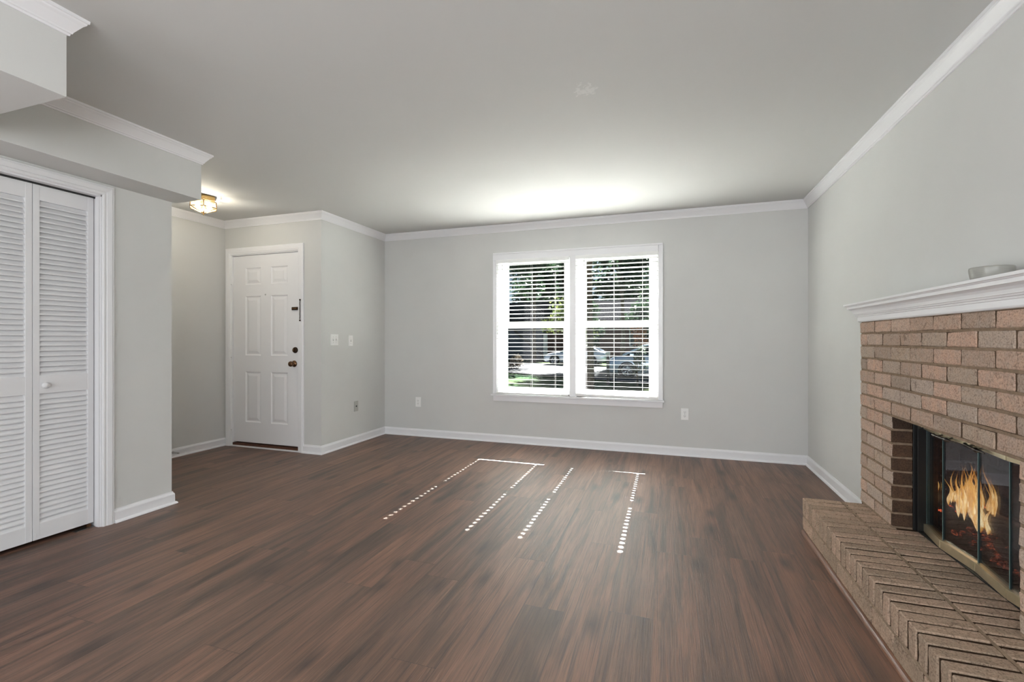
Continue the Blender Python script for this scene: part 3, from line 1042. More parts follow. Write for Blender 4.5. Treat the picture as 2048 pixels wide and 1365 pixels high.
# ------------------------------------------------------------------ switches, outlets
def plate(mb, mx, w, h, mat):
    mb.box(-w / 2, w / 2, -h / 2, h / 2, 0, 0.006, mat, mx, b=0.0025)


MX_LEFT = Matrix(((0, 0, 1, 0), (1, 0, 0, 0), (0, 1, 0, 0), (0, 0, 0, 1)))            # local x -> +Y, y -> Z, out -> +X
MX_FRONT = Matrix(((1, 0, 0, 0), (0, 0, -1, 0), (0, 1, 0, 0), (0, 0, 0, 1)))          # local x -> X, y -> Z, out -> -Y


def screw(mb, mx, x, y):
    mb.lathe([(0, 0.0075), (0.003, 0.0072), (0.0036, 0.006)], 'screw_steel', 10, mx @ Matrix.Translation((x, y, 0)))


def switch(loc, gangs, label):
    o = empty('light_switch', loc, label, 'light switch', 'light switches on the wall beside the entry door')
    mx = Matrix.Translation(loc) @ MX_LEFT
    m_ = MB()
    plate(m_, mx, 0.070 + 0.046 * (gangs - 1), 0.115, 'plate_white')
    m_.build('switch_plate', o)
    for g in range(gangs):
        gx = (g - (gangs - 1) / 2) * 0.046
        s = MB()
        s.box(gx - 0.005, gx + 0.005, -0.012, 0.012, 0.005, 0.0075, 'plate_grey', mx)
        s.box(gx - 0.0042, gx + 0.0042, -0.004, 0.004, 0.006, 0.020, 'plate_white', mx @ Matrix.Rotation(R(-22 if g % 2 == 0 else 22), 4, 'X'), b=0.0015)
        screw(s, mx, gx, 0.030)
        screw(s, mx, gx, -0.030)
        s.build('toggle', o)


switch((XL, 4.012, 1.153), 2, 'white double light switch nearer the entry door')
switch((XL, 4.274, 1.143), 1, 'white single light switch farther from the entry door')


def outlet(loc, mx0, mat, label, face='plate_white'):
    o = empty('wall_outlet', loc, label, 'outlet', 'outlets low on the walls')
    mx = Matrix.Translation(loc) @ mx0
    m_ = MB()
    plate(m_, mx, 0.070, 0.115, mat)
    screw(m_, mx, 0, 0)
    m_.build('cover_plate', o)
    for sy in (0.0195, -0.0195):
        s = MB()
        s.lathe([(0, 0.0085), (0.0145, 0.0085), (0.016, 0.006)], face, 20, mx @ Matrix.Translation((0, sy, 0)), smooth=False)
        s.box(-0.0075, -0.0050, sy - 0.002, sy + 0.007, 0.0083, 0.0090, 'socket_dark', mx)
        s.box(0.0050, 0.0075, sy - 0.002, sy + 0.007, 0.0083, 0.0090, 'socket_dark', mx)
        s.box(-0.002, 0.002, sy - 0.010, sy - 0.006, 0.0083, 0.0090, 'socket_dark', mx)
        s.build('socket', o)


outlet((-2.842, YW, 0.407), MX_FRONT, 'plate_white', 'white wall outlet left of the window, below it')
outlet((0.153, YW, 0.414), MX_FRONT, 'plate_white', 'white wall outlet between the window and the fireplace')
# metal cover plate with jack
o = empty('wall_jack', (XL, 4.367, 0.411), 'grey metal jack plate low on the wall below the light switches', 'jack plate')
mx = Matrix.Translation((XL, 4.367, 0.411)) @ MX_LEFT
m_ = MB()
plate(m_, mx, 0.070, 0.115, 'plate_grey')
screw(m_, mx, 0, 0.042)
screw(m_, mx, 0, -0.042)
m_.build('cover_plate', o)
MB().box(-0.008, 0.008, -0.008, 0.008, 0.005, 0.010, 'socket_dark', mx, b=0.001).build('jack', o)

# spring door stop on the foyer baseboard
o = empty('door_stop', (XF + 0.014, 3.246, 0.052), 'small metal spring door stop on the foyer baseboard', 'door stop')
m_ = MB()
pts = [(XF + 0.016 + 0.070 * s / 60, 3.246 + 0.006 * math.cos(s * 0.9), 0.052 + 0.006 * math.sin(s * 0.9)) for s in range(61)]
m_.tube(pts, 0.0016, 'screw_steel', 6)
m_.build('spring', o)
MB().lathe([(0, 0.015), (0.006, 0.014), (0.0075, 0.008), (0.0075, 0)], 'plate_grey', 12, Matrix.Translation((XF + 0.084, 3.246, 0.052)) @ Matrix.Rotation(R(90), 4, 'Y')).build('rubber_tip', o)
MB().lathe([(0.011, 0), (0.011, 0.004), (0.006, 0.006), (0, 0.006)], 'screw_steel', 12, Matrix.Translation((XF + 0.0135, 3.246, 0.052)) @ Matrix.Rotation(R(90), 4, 'Y')).build('base', o)

# ------------------------------------------------------------------ foyer lantern
LX, LY = -3.955, 3.072
lamp = empty('ceiling_light', (LX, LY, H), 'brass and glass hexagonal lantern glowing on the foyer ceiling', 'ceiling light')
ROT = math.atan2(-LY, -LX)


def hexa(r, z):
    return [(LX + r * math.cos(ROT + k * PI / 3), LY + r * math.sin(ROT + k * PI / 3), z) for k in range(6)]


cn = MB()
cn.add(hexa(0.096, H) + hexa(0.100, H - 0.036) + hexa(0.096, H - 0.042) + hexa(0.094, H - 0.046),
       [(r * 6 + k, r * 6 + (k + 1) % 6, (r + 1) * 6 + (k + 1) % 6, (r + 1) * 6 + k) for r in range(3) for k in range(6)], 'brass')
cn.add(hexa(0.094, H - 0.046), [(5, 4, 3, 2, 1, 0)], 'brass')
cn.build('canopy', lamp)
A, B_, C_ = hexa(0.110, H - 0.056), hexa(0.114, H - 0.106), hexa(0.020, H - 0.144)
fr = MB()
for k in range(6):
    k2 = (k + 1) % 6
    for p, q in ((A[k], A[k2]), (A[k], B_[k]), (B_[k], B_[k2]), (B_[k], C_[k])):
        fr.tube([p, q], 0.0034, 'brass_dark', 6)
fr.build('lantern_frame', lamp)
for k in range(6):
    k2 = (k + 1) % 6
    MB().add([A[k], A[k2], B_[k2], B_[k]], [(0, 1, 2, 3)], 'lantern_glass').add([B_[k], B_[k2], C_[k2], C_[k]], [(0, 1, 2, 3)], 'lantern_glass').build('glass_panel', lamp)
fn = MB().lathe([(0, 0.006), (0.028, 0.004), (0.026, -0.003), (0.012, -0.008), (0.006, -0.012), (0.009, -0.018), (0.006, -0.026), (0.002, -0.034), (0, -0.034)], 'brass', 18, Matrix.Translation((LX, LY, H - 0.146)) @ Matrix.Scale(0.75, 4))
fn.build('finial', lamp)
for s in (1, -1):
    bx, by = LX + s * 0.045 * math.cos(ROT + 1.2), LY + s * 0.045 * math.sin(ROT + 1.2)
    bl = MB().lathe([(0, 0.026), (0.012, 0.024), (0.021, 0.013), (0.0225, 0), (0.018, -0.016), (0.012, -0.028), (0.010, -0.036)], 'lit_bulb', 16, Matrix.Translation((bx, by, H - 0.086)) @ Matrix.Rotation(PI, 4, 'X'))
    bl.build('bulb', lamp)
    pd = bpy.data.lights.new('lantern_bulb_light', 'POINT')
    pd.energy = 4.7
    pd.color = (1.0, 0.97, 0.91)
    pd.shadow_soft_size = 0.022
    po = bpy.data.objects.new('lantern_bulb_light', pd)
    po.location = (bx, by, H - 0.118)
    COL.objects.link(po)

# ------------------------------------------------------------------ fireplace
fire = empty('fireplace', (XR, 2.40, 0), 'brown brick fireplace with white mantel, raised hearth and folding glass doors', 'fireplace')
FX = 1.072            # brick face
FY1, FY0 = 3.252, 1.545
HZ = 0.200            # hearth top
BRT = 1.256           # under mantel
BH, BP = 0.0605, 0.0703
random.seed(11)


def brick(mb, x0, x1, y0, y1, z0, z1, mat, j=0.0022):
    """one slightly irregular brick as its own island"""
    bm = bmesh.new()
    bmesh.ops.create_cube(bm, size=1.0)
    sx, sy, sz = x1 - x0, y1 - y0, z1 - z0
    for q in bm.verts:
        q.co = Vector(((x0 + x1) / 2 + q.co.x * sx + random.uniform(-j, j), (y0 + y1) / 2 + q.co.y * sy + random.uniform(-j, j) * 0.8, (z0 + z1) / 2 + q.co.z * sz + random.uniform(-j, j) * 0.7))
    bmesh.ops.bevel(bm, geom=bm.edges[:], offset=0.0035, segments=1, affect='EDGES')
    bmesh.ops.subdivide_edges(bm, edges=[e_ for e_ in bm.edges if e_.calc_length() > 0.04], cuts=3, use_grid_fill=True)
    for q in bm.verts:
        nv = mnoise.noise_vector(q.co * 34.0)
        q.co += Vector((nv.x * 0.0022, nv.y * 0.0012, nv.z * 0.0016))
    mb.bm(bm, mat, None, False)


br = MB()
ncourse = 16
OPZ = HZ + 8 * BP     # opening head
zc = HZ
ci = 0
while zc < BRT - 0.01:
    z0, z1 = zc + (BP - BH), min(zc + BP, BRT + 0.03)
    odd = ci % 2
    ys = [FY1]
    y = FY1 - (0.0975 if odd else 0.197)
    while y > FY0 + 0.03:
        ys.append(y)
        y -= 0.2
    ys.append(FY0)
    inop = zc < OPZ - 0.01
    for i in range(len(ys) - 1):
        yh, yl = ys[i], ys[i + 1]
        if inop:
            spans = []
            if yh > FB1 + 0.02:
                spans.append((max(yl, FB1), yh))
            if yl < FB0 - 0.02:
                spans.append((yl, min(yh, FB0)))
        else:
            spans = [(yl, yh)]
        for s0, s1 in spans:
            if s1 - s0 < 0.025:
                continue
            g0 = 0 if abs(s0 - FB1) < 1e-6 else 0.0097
            brick(br, FX, XR - 0.01, s0 + g0, s1, z0, z1, 'brick_face')
    zc += BP
    ci += 1
# mortar: flush-ish bed joints, head joints darkened for the shade in the gaps
ins = 0.0035
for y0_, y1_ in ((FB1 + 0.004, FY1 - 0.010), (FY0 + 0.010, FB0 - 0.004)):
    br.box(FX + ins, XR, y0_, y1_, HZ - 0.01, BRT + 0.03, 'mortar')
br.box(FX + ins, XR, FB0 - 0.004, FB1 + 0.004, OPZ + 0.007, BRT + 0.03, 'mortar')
for i in range(16):
    zb0 = HZ + i * BP - 0.0005
    sp = ((FY0 + 0.009, FB0 - 0.003), (FB1 + 0.003, FY1 - 0.009)) if i < 8 else ((FY0 + 0.009, FY1 - 0.009),)
    for y0_, y1_ in sp:
        br.box(FX + 0.0022, FX + 0.02, y0_, y1_, zb0 + 0.0002, zb0 + (BP - BH) + 0.0008, 'bed_mortar')
br.build('brick_surround', fire)
# returns of the opening (sooty brick jambs) and steel lintel
jb = MB()
jbs = [MB(), MB()]
for i in range(8):
    z0 = HZ + i * BP + (BP - BH)
    for ya, yb in ((FB1 + 0.0005, FB1 + 0.05), (FB0 - 0.05, FB0 - 0.0005)):
        brick(jbs[0] if ya > 2.4 else jbs[1], FX + 0.004, 1.160, ya - 0.004 if ya > 2.4 else ya, yb if ya > 2.4 else yb + 0.004, z0, z0 + BH, 'brick_sooty', 0.0015)
jbs[0].box(FX + 0.010, 1.235, FB1 + 0.0005, FB1 + 0.05, HZ, OPZ, 'bed_mortar')
jbs[1].box(FX + 0.010, 1.235, FB0 - 0.05, FB0 - 0.0005, HZ, OPZ, 'bed_mortar')
for jb in jbs:
    jb.build('sooty_jamb', fire)
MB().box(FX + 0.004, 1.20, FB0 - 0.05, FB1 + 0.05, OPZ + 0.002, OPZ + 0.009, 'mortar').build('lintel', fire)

# raised hearth: rows of bricks on edge over a course of flat bricks
he = MB()
HX0 = 0.767
HY1, HY0 = HEARTH_END, 1.50
RP = 0.0652
y = HY1
i = 0
while y > HY0 + 0.02:
    y0 = y - RP + 0.0135
    tz = HZ + random.uniform(-0.0012, 0.0012)
    brick(he, HX0, 0.962, y0, y, HZ - 0.098, tz, 'brick_hearth', 0.0016)
    brick(he, 0.974, FX + 0.14 if (FB0 < (y + y0) / 2 < FB1) else FX + 0.02, y0 - 0.004, y - 0.004, HZ - 0.098, tz, 'brick_hearth', 0.0016)
    y -= RP
    i += 1
y = HY1
while y > HY0 + 0.02:
    brick(he, HX0 + 0.001, 0.90, max(y - 0.190, HY0), y, 0.012, 0.0875, 'brick_hearth', 0.002)
    y -= 0.2
for za in (0.012,):
    brick(he, 0.91, 1.10, HY1 - 0.09, HY1 - 0.001, 0.012, 0.0875, 'brick_hearth', 0.002)
he.box(HX0 + 0.0052, XR, HY0, HY1 - 0.0060, 0.0890, HZ - 0.0045, 'groove_shade_mortar')
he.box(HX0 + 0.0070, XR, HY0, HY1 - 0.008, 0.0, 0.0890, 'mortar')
he.box(0.9625, 0.9735, HY0, HY1 - 0.002, HZ - 0.02, HZ - 0.0015, 'grout_flush')
he.box(HX0 + 0.003, 0.80, HY0, HY1 - 0.002, HZ - 0.1115, HZ - 0.0985, 'grout_flush')
he.build('hearth', fire)

# mantel
MANT = [(0.0, 1.256), (0.008, 1.258), (0.011, 1.264), (0.0115, 1.285), (0.0155, 1.287), (0.017, 1.2915), (0.016, 1.293), (0.022, 1.296), (0.024, 1.301), (0.027, 1.303),
        (0.0275, 1.306), (0.031, 1.316), (0.037, 1.325), (0.046, 1.332), (0.052, 1.3335), (0.053, 1.347), (0.058, 1.3485), (0.060, 1.352), (0.066, 1.3535), (0.067, 1.364), (0.0, 1.364)]
mt = MB()
MY1, MY0 = 3.252, 1.545
path = [(FX, MY0), (FX, MY1)]
# mantel board: front face plus mitred returns to the wall
pathm = [(XR, MY0), (FX, MY0), (FX, MY1), (XR, MY1)]
sweep(mt, MANT, pathm, 0.0, 'trim_paint')
mt.box(FX - 0.001, XR, MY0 - 0.001, MY1 + 0.001, 1.256, 1.3638, 'trim_paint')
mt.build('mantel', fire)

# firebox
fb = MB()
bk = 1.62
FW1, FW0 = FB1 + 0.36, FB0 - 0.05
fb.box(1.20, bk + 0.05, FW0, FW1, HZ - 0.08, HZ - 0.004, 'ash')
fb.build('firebox_floor', fire)
fbw = MB()
for i in range(9):
    z0 = HZ + i * BP
    o2 = 0.1 * (i % 2)
    y = FW0 - o2
    while y < FW1:
        if y + 0.192 > FW0 + 0.02:
            brick(fbw, bk, bk + 0.05, max(y, FW0), min(y + 0.192, FW1), z0 + 0.008, z0 + BP, 'brick_sooty', 0.001)
        y += 0.2
    for ya in (FW1, FW0 - 0.06):
        for xk in range(2):
            x0 = 1.262 + xk * 0.19 + 0.09 * (i % 2)
            brick(fbw, x0, x0 + 0.18, ya, ya + 0.06, z0 + 0.008, z0 + BP, 'brick_sooty', 0.001)
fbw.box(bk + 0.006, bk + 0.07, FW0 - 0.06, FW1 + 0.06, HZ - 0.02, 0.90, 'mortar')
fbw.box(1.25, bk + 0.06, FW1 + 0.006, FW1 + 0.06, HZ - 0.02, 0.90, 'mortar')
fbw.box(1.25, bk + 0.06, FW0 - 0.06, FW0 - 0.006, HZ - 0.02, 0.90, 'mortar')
fbw.box(1.236, 1.262, FB1 - 0.002, FW1 + 0.05, HZ - 0.02, 0.90, 'brick_sooty')
fbw.box(1.236, 1.262, FW0 - 0.05, FB0 + 0.002, HZ - 0.02, 0.90, 'brick_sooty')
fbw.build('firebox_walls', fire)
MB().box(1.215, bk + 0.08, FW0 - 0.06, FW1 + 0.06, 0.78, 0.90, 'dark_void').build('firebox_top', fire)

# black steel door frame
fm = MB()
fm.box(1.168, 1.232, FB1 - 0.030, FB1 - 0.001, HZ + 0.001, OPZ + 0.002, 'black_metal', b=0.002)
fm.box(1.158, 1.172, FB1 - 0.010, FB1 - 0.001, HZ + 0.001, OPZ + 0.002, 'black_metal', b=0.002)
fm.box(1.168, 1.232, FB0 + 0.001, FB0 + 0.030, HZ + 0.001, OPZ + 0.002, 'black_metal', b=0.002)
fm.box(1.160, 1.232, FB0 + 0.002, FB1 - 0.002, OPZ - 0.012, OPZ + 0.002, 'black_metal', b=0.002)
fm.box(1.170, 1.232, FB0 + 0.002, FB1 - 0.002, HZ + 0.001, HZ + 0.007, 'black_metal', b=0.001)
fm.build('door_surround', fire)

# folding glass doors (two pairs, slightly folded)
nodes = [(1.204, FB1 - 0.030), (1.176, 2.614), (1.194, 2.3965), (1.176, 2.179), (1.204, FB0 + 0.030)]
RZ0, RZ1 = HZ + 0.008, HZ + 0.046
TZ0, TZ1 = OPZ - 0.050, OPZ - 0.016
for i in range(4):
    (xa, ya), (xb, yb) = nodes[i], nodes[i + 1]
    dv = Vector((xb - xa, yb - ya, 0))
    L = dv.length
    dv.normalize()
    nv = Vector((dv.y, -dv.x, 0))         # towards the room (-X)
    if nv.x > 0:
        nv = -nv
    mx = Matrix(((dv.x, nv.x, 0, xa), (dv.y, nv.y, 0, ya), (0, 0, 1, 0), (0, 0, 0, 1)))
    e_ = 0.002
    g = MB().box(e_, L - e_, -0.004, 0.001, RZ1 - 0.004, TZ0 + 0.004, 'fireplace_glass', mx)
    nm = 'glass_door'
    go = g.build(nm, fire)
    eg = MB()
    eg.box(e_ - 0.0012, e_, -0.0045, 0.0015, RZ1, TZ0, 'glass_edge', mx)
    eg.box(L - e_, L - e_ + 0.0012, -0.0045, 0.0015, RZ1, TZ0, 'glass_edge', mx)
    eg.build('glass_edge', go)
    rl = MB().box(0.0015, L - 0.0015, -0.010, 0.012, RZ0, RZ1, 'pale_brass', mx, b=0.0012)
    rl.build('bottom_rail', go)
    tl = MB().box(0.0015, L - 0.0015, -0.010, 0.012, TZ0, TZ1, 'pale_brass', mx, b=0.0012)
    tl.build('top_rail', go)
    if i in (1, 2):
        hd = MB()
        h0, h1 = (0.0, 0.17) if i == 1 else (L - 0.17, L)
        if i == 1:
            h0, h1 = -0.012, 0.135
        else:
            h0, h1 = -0.03, 0.118
        zb = TZ0 + 0.006
        pts, rad = [], []
        for q in range(15):
            f = q / 14
            pts.append(mx @ Vector((h0 + (h1 - h0) * f, 0.030 + 0.004 * math.sin(PI * f), zb - 0.004 * f)))
            rad.append(0.0045 + 0.0055 * math.exp(-((f - 0.02) / 0.05) ** 2) * 0.8 + 0.0062 * math.exp(-((f - 0.66) / 0.07) ** 2) + (0.0014 if 0.1 < f < 0.6 else 0) - (0.0018 if f > 0.8 else 0))
        hd.tube(pts, rad, 'pewter_handle', 12)
        hd.tube([mx @ Vector((h0 + 0.03, 0.012, zb + 0.006)), mx @ Vector((h0 + 0.03, 0.030, zb))], 0.004, 'pewter_handle', 8)
        hd.tube([mx @ Vector((h1 - 0.05, 0.012, zb + 0.006)), mx @ Vector((h1 - 0.05, 0.031, zb - 0.002))], 0.004, 'pewter_handle', 8)
        hd.build('handle', go)

# pleated wire curtain hung behind the doors
fs = MB()
N = 90
for (y0, y1) in ((FB0 + 0.04, FB1 - 0.04),):
    vs = []
    for k in range(N + 1):
        y = y0 + (y1 - y0) * k / N
        x = 1.262 + 0.004 * math.sin(k * 1.35) + 0.003 * math.sin(k * 0.5)
        vs += [(x, y, HZ + 0.012), (x, y, OPZ - 0.03)]
    fs.add(vs, [(2 * k, 2 * k + 2, 2 * k + 3, 2 * k + 1) for k in range(N)], 'fire_mesh', True)
fs.tube([(1.262, FB0 + 0.03, OPZ - 0.028), (1.262, FB1 - 0.03, OPZ - 0.028)], 0.005, 'black_metal', 8)
tag(fs.build('mesh_curtain', fire), 'fine wire mesh curtain behind the glass')

# wooden quarter round along the foot of the hearth
qr = MB()
Q = [(0, 0)] + [(0.019 * math.cos(R(a)), 0.019 * math.sin(R(a))) for a in range(0, 91, 15)]
pq = MB()
sweep(pq, Q, [(HX0 + 0.0015, HY0), (HX0 + 0.0015, HY1 - 0.03)], 0.0, 'stained_moulding')
struct(pq, 'trim_10', 'stained wood quarter round along the foot of the hearth', 'moulding')

# ------------------------------------------------------------------ fire: logs, coals, flames
random.seed(5)


def log(p0, p1, r, label):
    p0, p1 = Vector(p0), Vector(p1)
    c = (p0 + p1) / 2
    m_ = MB()
    n = 9
    pts, rad = [], []
    for k in range(n):
        f = k / (n - 1)
        q = p0.lerp(p1, f)
        pts.append(q + Vector((random.uniform(-1, 1), 0, random.uniform(-1, 1))) * r * 0.08)
        rad.append(r * (1 + random.uniform(-0.09, 0.09)) * (0.86 if k in (0, n - 1) else 1))
    m_.tube(pts, rad, 'charred_log', 14)
    o = m_.build('fire_log', None, tuple(c))
    tag(o, label, 'log', 'charred logs burning in the fireplace')
    for v in o.data.vertices:
        w = mnoise.noise_vector((Vector(v.co) + c) * 22)
        v.co += w * r * 0.16
    return o


log((1.34, 2.12, 0.252), (1.40, 2.62, 0.252), 0.052, 'charred log lying lowest at the front of the fire')
log((1.50, 2.10, 0.258), (1.52, 2.85, 0.258), 0.056, 'charred log lying at the back of the fire')
log((1.36, 2.38, 0.335), (1.38, 2.90, 0.345), 0.046, 'charred log lying slanted on top of the fire')
log((1.33, 2.90, 0.240), (1.35, 3.06, 0.352), 0.044, 'short charred log propped at the end under the small flame')

# glowing coal bed
em = MB()
for k in range(420):
    a_ = random.random()
    x = 1.315 + random.random() * 0.22
    y = 2.06 + random.random() * 0.82
    r = random.uniform(0.004, 0.010)
    z = HZ + r * 0.5 + max(0, 0.035 - abs(x - 1.45) * 0.2) * random.random()
    bm = bmesh.new()
    bmesh.ops.create_icosphere(bm, subdivisions=2, radius=r)
    for q in bm.verts:
        q.co *= 1 + 0.9 * mnoise.noise(q.co * 90 + Vector((k, 0, 0)))
        q.co.y *= 1.6
        q.co.z *= 0.7
        q.co += Vector((x, y, z))
    em.bm(bm, 'ember')
o = em.build('coals', None, (1.45, 2.4, HZ))
tag(o, 'red glowing coals under the burning logs', 'coals', kind='stuff')

fl = MB()


def tongue(x, y, z, h, w, lean, twist, seg=16, rings=20):
    vs, fs_ = [], []
    for i in range(rings + 1):
        f = i / rings
        prof = (f / 0.22) ** 0.7 if f < 0.22 else max(0.0, 1 - (f - 0.22) / 0.78) ** 1.25
        r = max(0.0005, w * prof)
        cx = x + 0.014 * math.sin(twist + 6.0 * f) * f
        cy = y + lean * f * f + 0.011 * math.sin(twist * 1.7 + 5.5 * f) * f ** 0.8
        for k in range(seg):
            an = 2 * PI * k / seg
            vs.append((cx + 0.55 * r * math.cos(an), cy + r * math.sin(an) * (1 + 0.22 * math.sin(3 * an + twist + 9 * f)), z + h * f))
    for i in range(rings):
        for k in range(seg):
            k2 = (k + 1) % seg
            fs_.append((i * seg + k, i * seg + k2, (i + 1) * seg + k2, (i + 1) * seg + k))
    fl.add(vs, fs_, 'flame', True)


# (x, y, base z, height, half width, lean along the wall)
for a_ in ((1.315, 2.665, 0.315, 0.255, 0.042, 0.03), (1.325, 2.70, 0.330, 0.260, 0.030, -0.015), (1.31, 2.625, 0.290, 0.215, 0.036, 0.03), (1.335, 2.735, 0.335, 0.205, 0.026, 0.01),
           (1.33, 2.79, 0.325, 0.235, 0.022, -0.01), (1.32, 2.775, 0.325, 0.150, 0.030, 0.02), (1.33, 2.83, 0.345, 0.150, 0.020, -0.02), (1.34, 2.87, 0.34, 0.105, 0.022, 0.01),
           (1.36, 2.645, 0.32, 0.27, 0.024, 0.02), (1.31, 2.975, 0.300, 0.150, 0.020, 0.012), (1.305, 3.00, 0.262, 0.120, 0.026, -0.02), (1.32, 2.585, 0.300, 0.135, 0.018, -0.01)):
    tongue(*a_, random.uniform(0, 6))
for k in range(30):
    y = random.uniform(2.58, 2.87)
    f = 1 - abs(y - 2.69) / 0.19
    tongue(random.uniform(1.30, 1.38), y, random.uniform(0.30, 0.36), random.uniform(0.10, 0.17) + 0.10 * max(0, f), random.uniform(0.008, 0.020), random.uniform(-0.02, 0.02), random.uniform(0, 6))
o = fl.build('flames', None, (1.42, 2.68, 0.3))
tag(o, 'orange and yellow flames rising from the logs in the fireplace', 'fire', kind='stuff')
fp = bpy.data.lights.new('fire_glow', 'POINT')
fp.energy = 0.6
fp.color = (1.0, 0.42, 0.14)
fp.shadow_soft_size = 0.08
fo = bpy.data.objects.new('fire_glow', fp)
fo.location = (1.54, 2.60, 0.45)
COL.objects.link(fo)

# ------------------------------------------------------------------ bowl on the mantel
bw = MB()
outer = [(0.0, 0.0), (0.088, 0.0), (0.094, 0.003), (0.103, 0.020), (0.109, 0.040), (0.110, 0.050), (0.1085, 0.0555), (0.105, 0.057), (0.101, 0.054), (0.098, 0.040), (0.088, 0.010), (0.0, 0.006)]
bw.lathe(outer, 'stoneware', 56, sx=0.56, sy=0.56)
o = bw.build('bowl')
o.location = (1.128, 2.188, 1.364)
tag(o, 'small grey stoneware bowl standing on the white mantel', 'bowl')

# ------------------------------------------------------------------ outdoors
GZ = -0.75
mb = MB()
NX, NY = 40, 60
vs = []
for j in range(NY + 1):
    for i in range(NX + 1):
        x, y = -60 + 100 * i / NX, YW + 0.17 + 85 * j / NY
        slope = GZ - 0.0 * y
        vs.append((x, y, slope + 0.05 * mnoise.noise(Vector((x * 0.25, y * 0.25, 0)))))
mb.add(vs, [(j * (NX + 1) + i, j * (NX + 1) + i + 1, (j + 1) * (NX + 1) + i + 1, (j + 1) * (NX + 1) + i) for j in range(NY) for i in range(NX)], 'lawn_grass', True)
struct(mb, 'ground', 'shaded green lawn outside the window', 'lawn')
# unseen slab added below the window to bounce sun up to the ceiling
mb = MB().box(-4.5, 2.5, YW + 0.18, 11.3, GZ - 0.1, GZ + 0.08, 'bounce_concrete')
struct(mb, 'bounce_slab', 'unseen concrete slab added below the window to bounce sunlight', 'bounce_slab')
# driveway running slantwise in front of the cars
mb = MB()
n = 40
vs = []
for i in range(n + 1):
    x = -40 + 60 * i / n
    yn = 22.0 - 0.55 * (x + 3.5) + 0.3 * mnoise.noise(Vector((x * 0.5, 0, 3)))
    yf = yn + 9.5
    vs += [(x, yn, GZ + 0.06), (x, yf, GZ + 0.06)]
mb.add(vs, [(2 * i, 2 * i + 2, 2 * i + 3, 2 * i + 1) for i in range(n)], 'asphalt')
struct(mb, 'driveway', 'pale dappled driveway the cars are parked on', 'driveway')


def tree_obj(name, x, y, h, r, trunk_h, n, leaf, mat, seed, label, cat='tree', group=None, squash=1.0, trunk_r=None):
    rnd = random.Random(seed)
    o = empty(name, (x, y, GZ), label, cat, group)
    tr = trunk_r or 0.035 * h * 0.5
    tm = MB()
    pts = [(x + rnd.uniform(-.1, .1) * k * 0.4, y + rnd.uniform(-.1, .1) * k * 0.4, GZ + (trunk_h + (h - trunk_h) * 0.6) * k / 6) for k in range(7)]
    tm.tube(pts, [tr * (1.25 if k == 0 else 1 - 0.11 * k) for k in range(7)], 'bark', 9)
    blobs = []
    nb = 16 if h < 15 else 30
    for k in range(nb):
        an = rnd.uniform(0, 2 * PI)
        f = rnd.random()
        zz = GZ + trunk_h + (h - trunk_h) * (0.1 + 0.85 * f)
        rr = r * (0.35 + 0.65 * math.sin(PI * min(0.95, 0.18 + 0.8 * f))) * rnd.uniform(0.25, 0.8)
        c_ = Vector((x + rr * math.cos(an), y + rr * math.sin(an), zz))
        blobs.append((c_, r * rnd.uniform(0.30, 0.52)))
        if k % 2 == 0:
            q = Vector(pts[min(6, 2 + k // 4)])
            tm.tube([q, q.lerp(c_, 0.5) + Vector((0, 0, 0.1)), c_], [tr * 0.42, tr * 0.28, tr * 0.1], 'bark', 6)
    tm.build('trunk', o)
    fm_ = MB()
    vs, fs_ = [], []
    for k in range(n):
        c_, br_ = blobs[k % nb]
        d_ = Vector((rnd.gauss(0, 1), rnd.gauss(0, 1), rnd.gauss(0, 1) * 0.75)).normalized()
        p = c_ + d_ * br_ * (rnd.random() ** 0.4)
        s = leaf * rnd.uniform(0.6, 1.3)
        u_ = Vector((rnd.gauss(0, 1), rnd.gauss(0, 1), rnd.gauss(0, 0.6))).normalized()
        w_ = u_.cross(Vector((rnd.gauss(0, 1), rnd.gauss(0, 1), rnd.gauss(0, 1)))).normalized()
        b0 = len(vs)
        vs += [tuple(p - u_ * s), tuple(p + w_ * s * 0.5), tuple(p + u_ * s), tuple(p - w_ * s * 0.5)]
        fs_.append((b0, b0 + 1, b0 + 2, b0 + 3))
    fm_.add(vs, fs_, mat)
    fm_.build('foliage', o)
    return o


TREES = [
    (-10.6, 37.2, 20, 3.4, 4.6, 0), (-3.3, 36.0, 20, 3.4, 4.8, 0),
    (-12.8, 60, 20, 5.2, 1.5, 0), (0.5, 60, 15, 5.2, 1.5, 1), (-19.4, 74, 22, 5.2, 1.5, 0), (-6.2, 74, 22, 5.2, 1.5, 0),
]
tl = ['tall dark leafy tree seen through the window half nearer the entry door', 'tall dark leafy tree seen through the window half nearer the fireplace',
      'distant dark tree behind the bar between the two window halves', 'distant pale tree at the fireplace edge of the window',
      'most distant dark tree, above the siding wall of the house', 'most distant dark tree, above the brick wing of the house']
for k, (x, y, h, r, th_, kind) in enumerate(TREES):
    tree_obj('leafy_tree', x, y, h, r, th_, 11000 if y > 50 else 22000, 0.36 if y > 50 else 0.135, 'leaf_pale' if kind else 'leaf_dark', 100 + k, tl[k], group='trees beyond the driveway', trunk_r=0.30 if y > 50 else 0.16)
tree_obj('young_tree', -5.6, 27.5, 4.3, 1.75, 1.6, 4200, 0.07, 'leaf_bright', 7, 'young yellow-green tree lit by the sun beyond the driveway', 'tree')
tree_obj('shade_tree', -2.66, 16.6, 9.4, 2.2, 6.2, 2600, 0.16, 'leaf_dark', 29, 'nearest lawn tree, its grey-brown trunk just outside the window', 'tree', trunk_r=0.135)
tree_obj('evergreen_shrub', -7.0, 40.6, 5.6, 1.5, 0.5, 5000, 0.11, 'leaf_dark', 51, 'tall dark evergreen shrub before the brick wing, nearer the porch post', 'shrub')
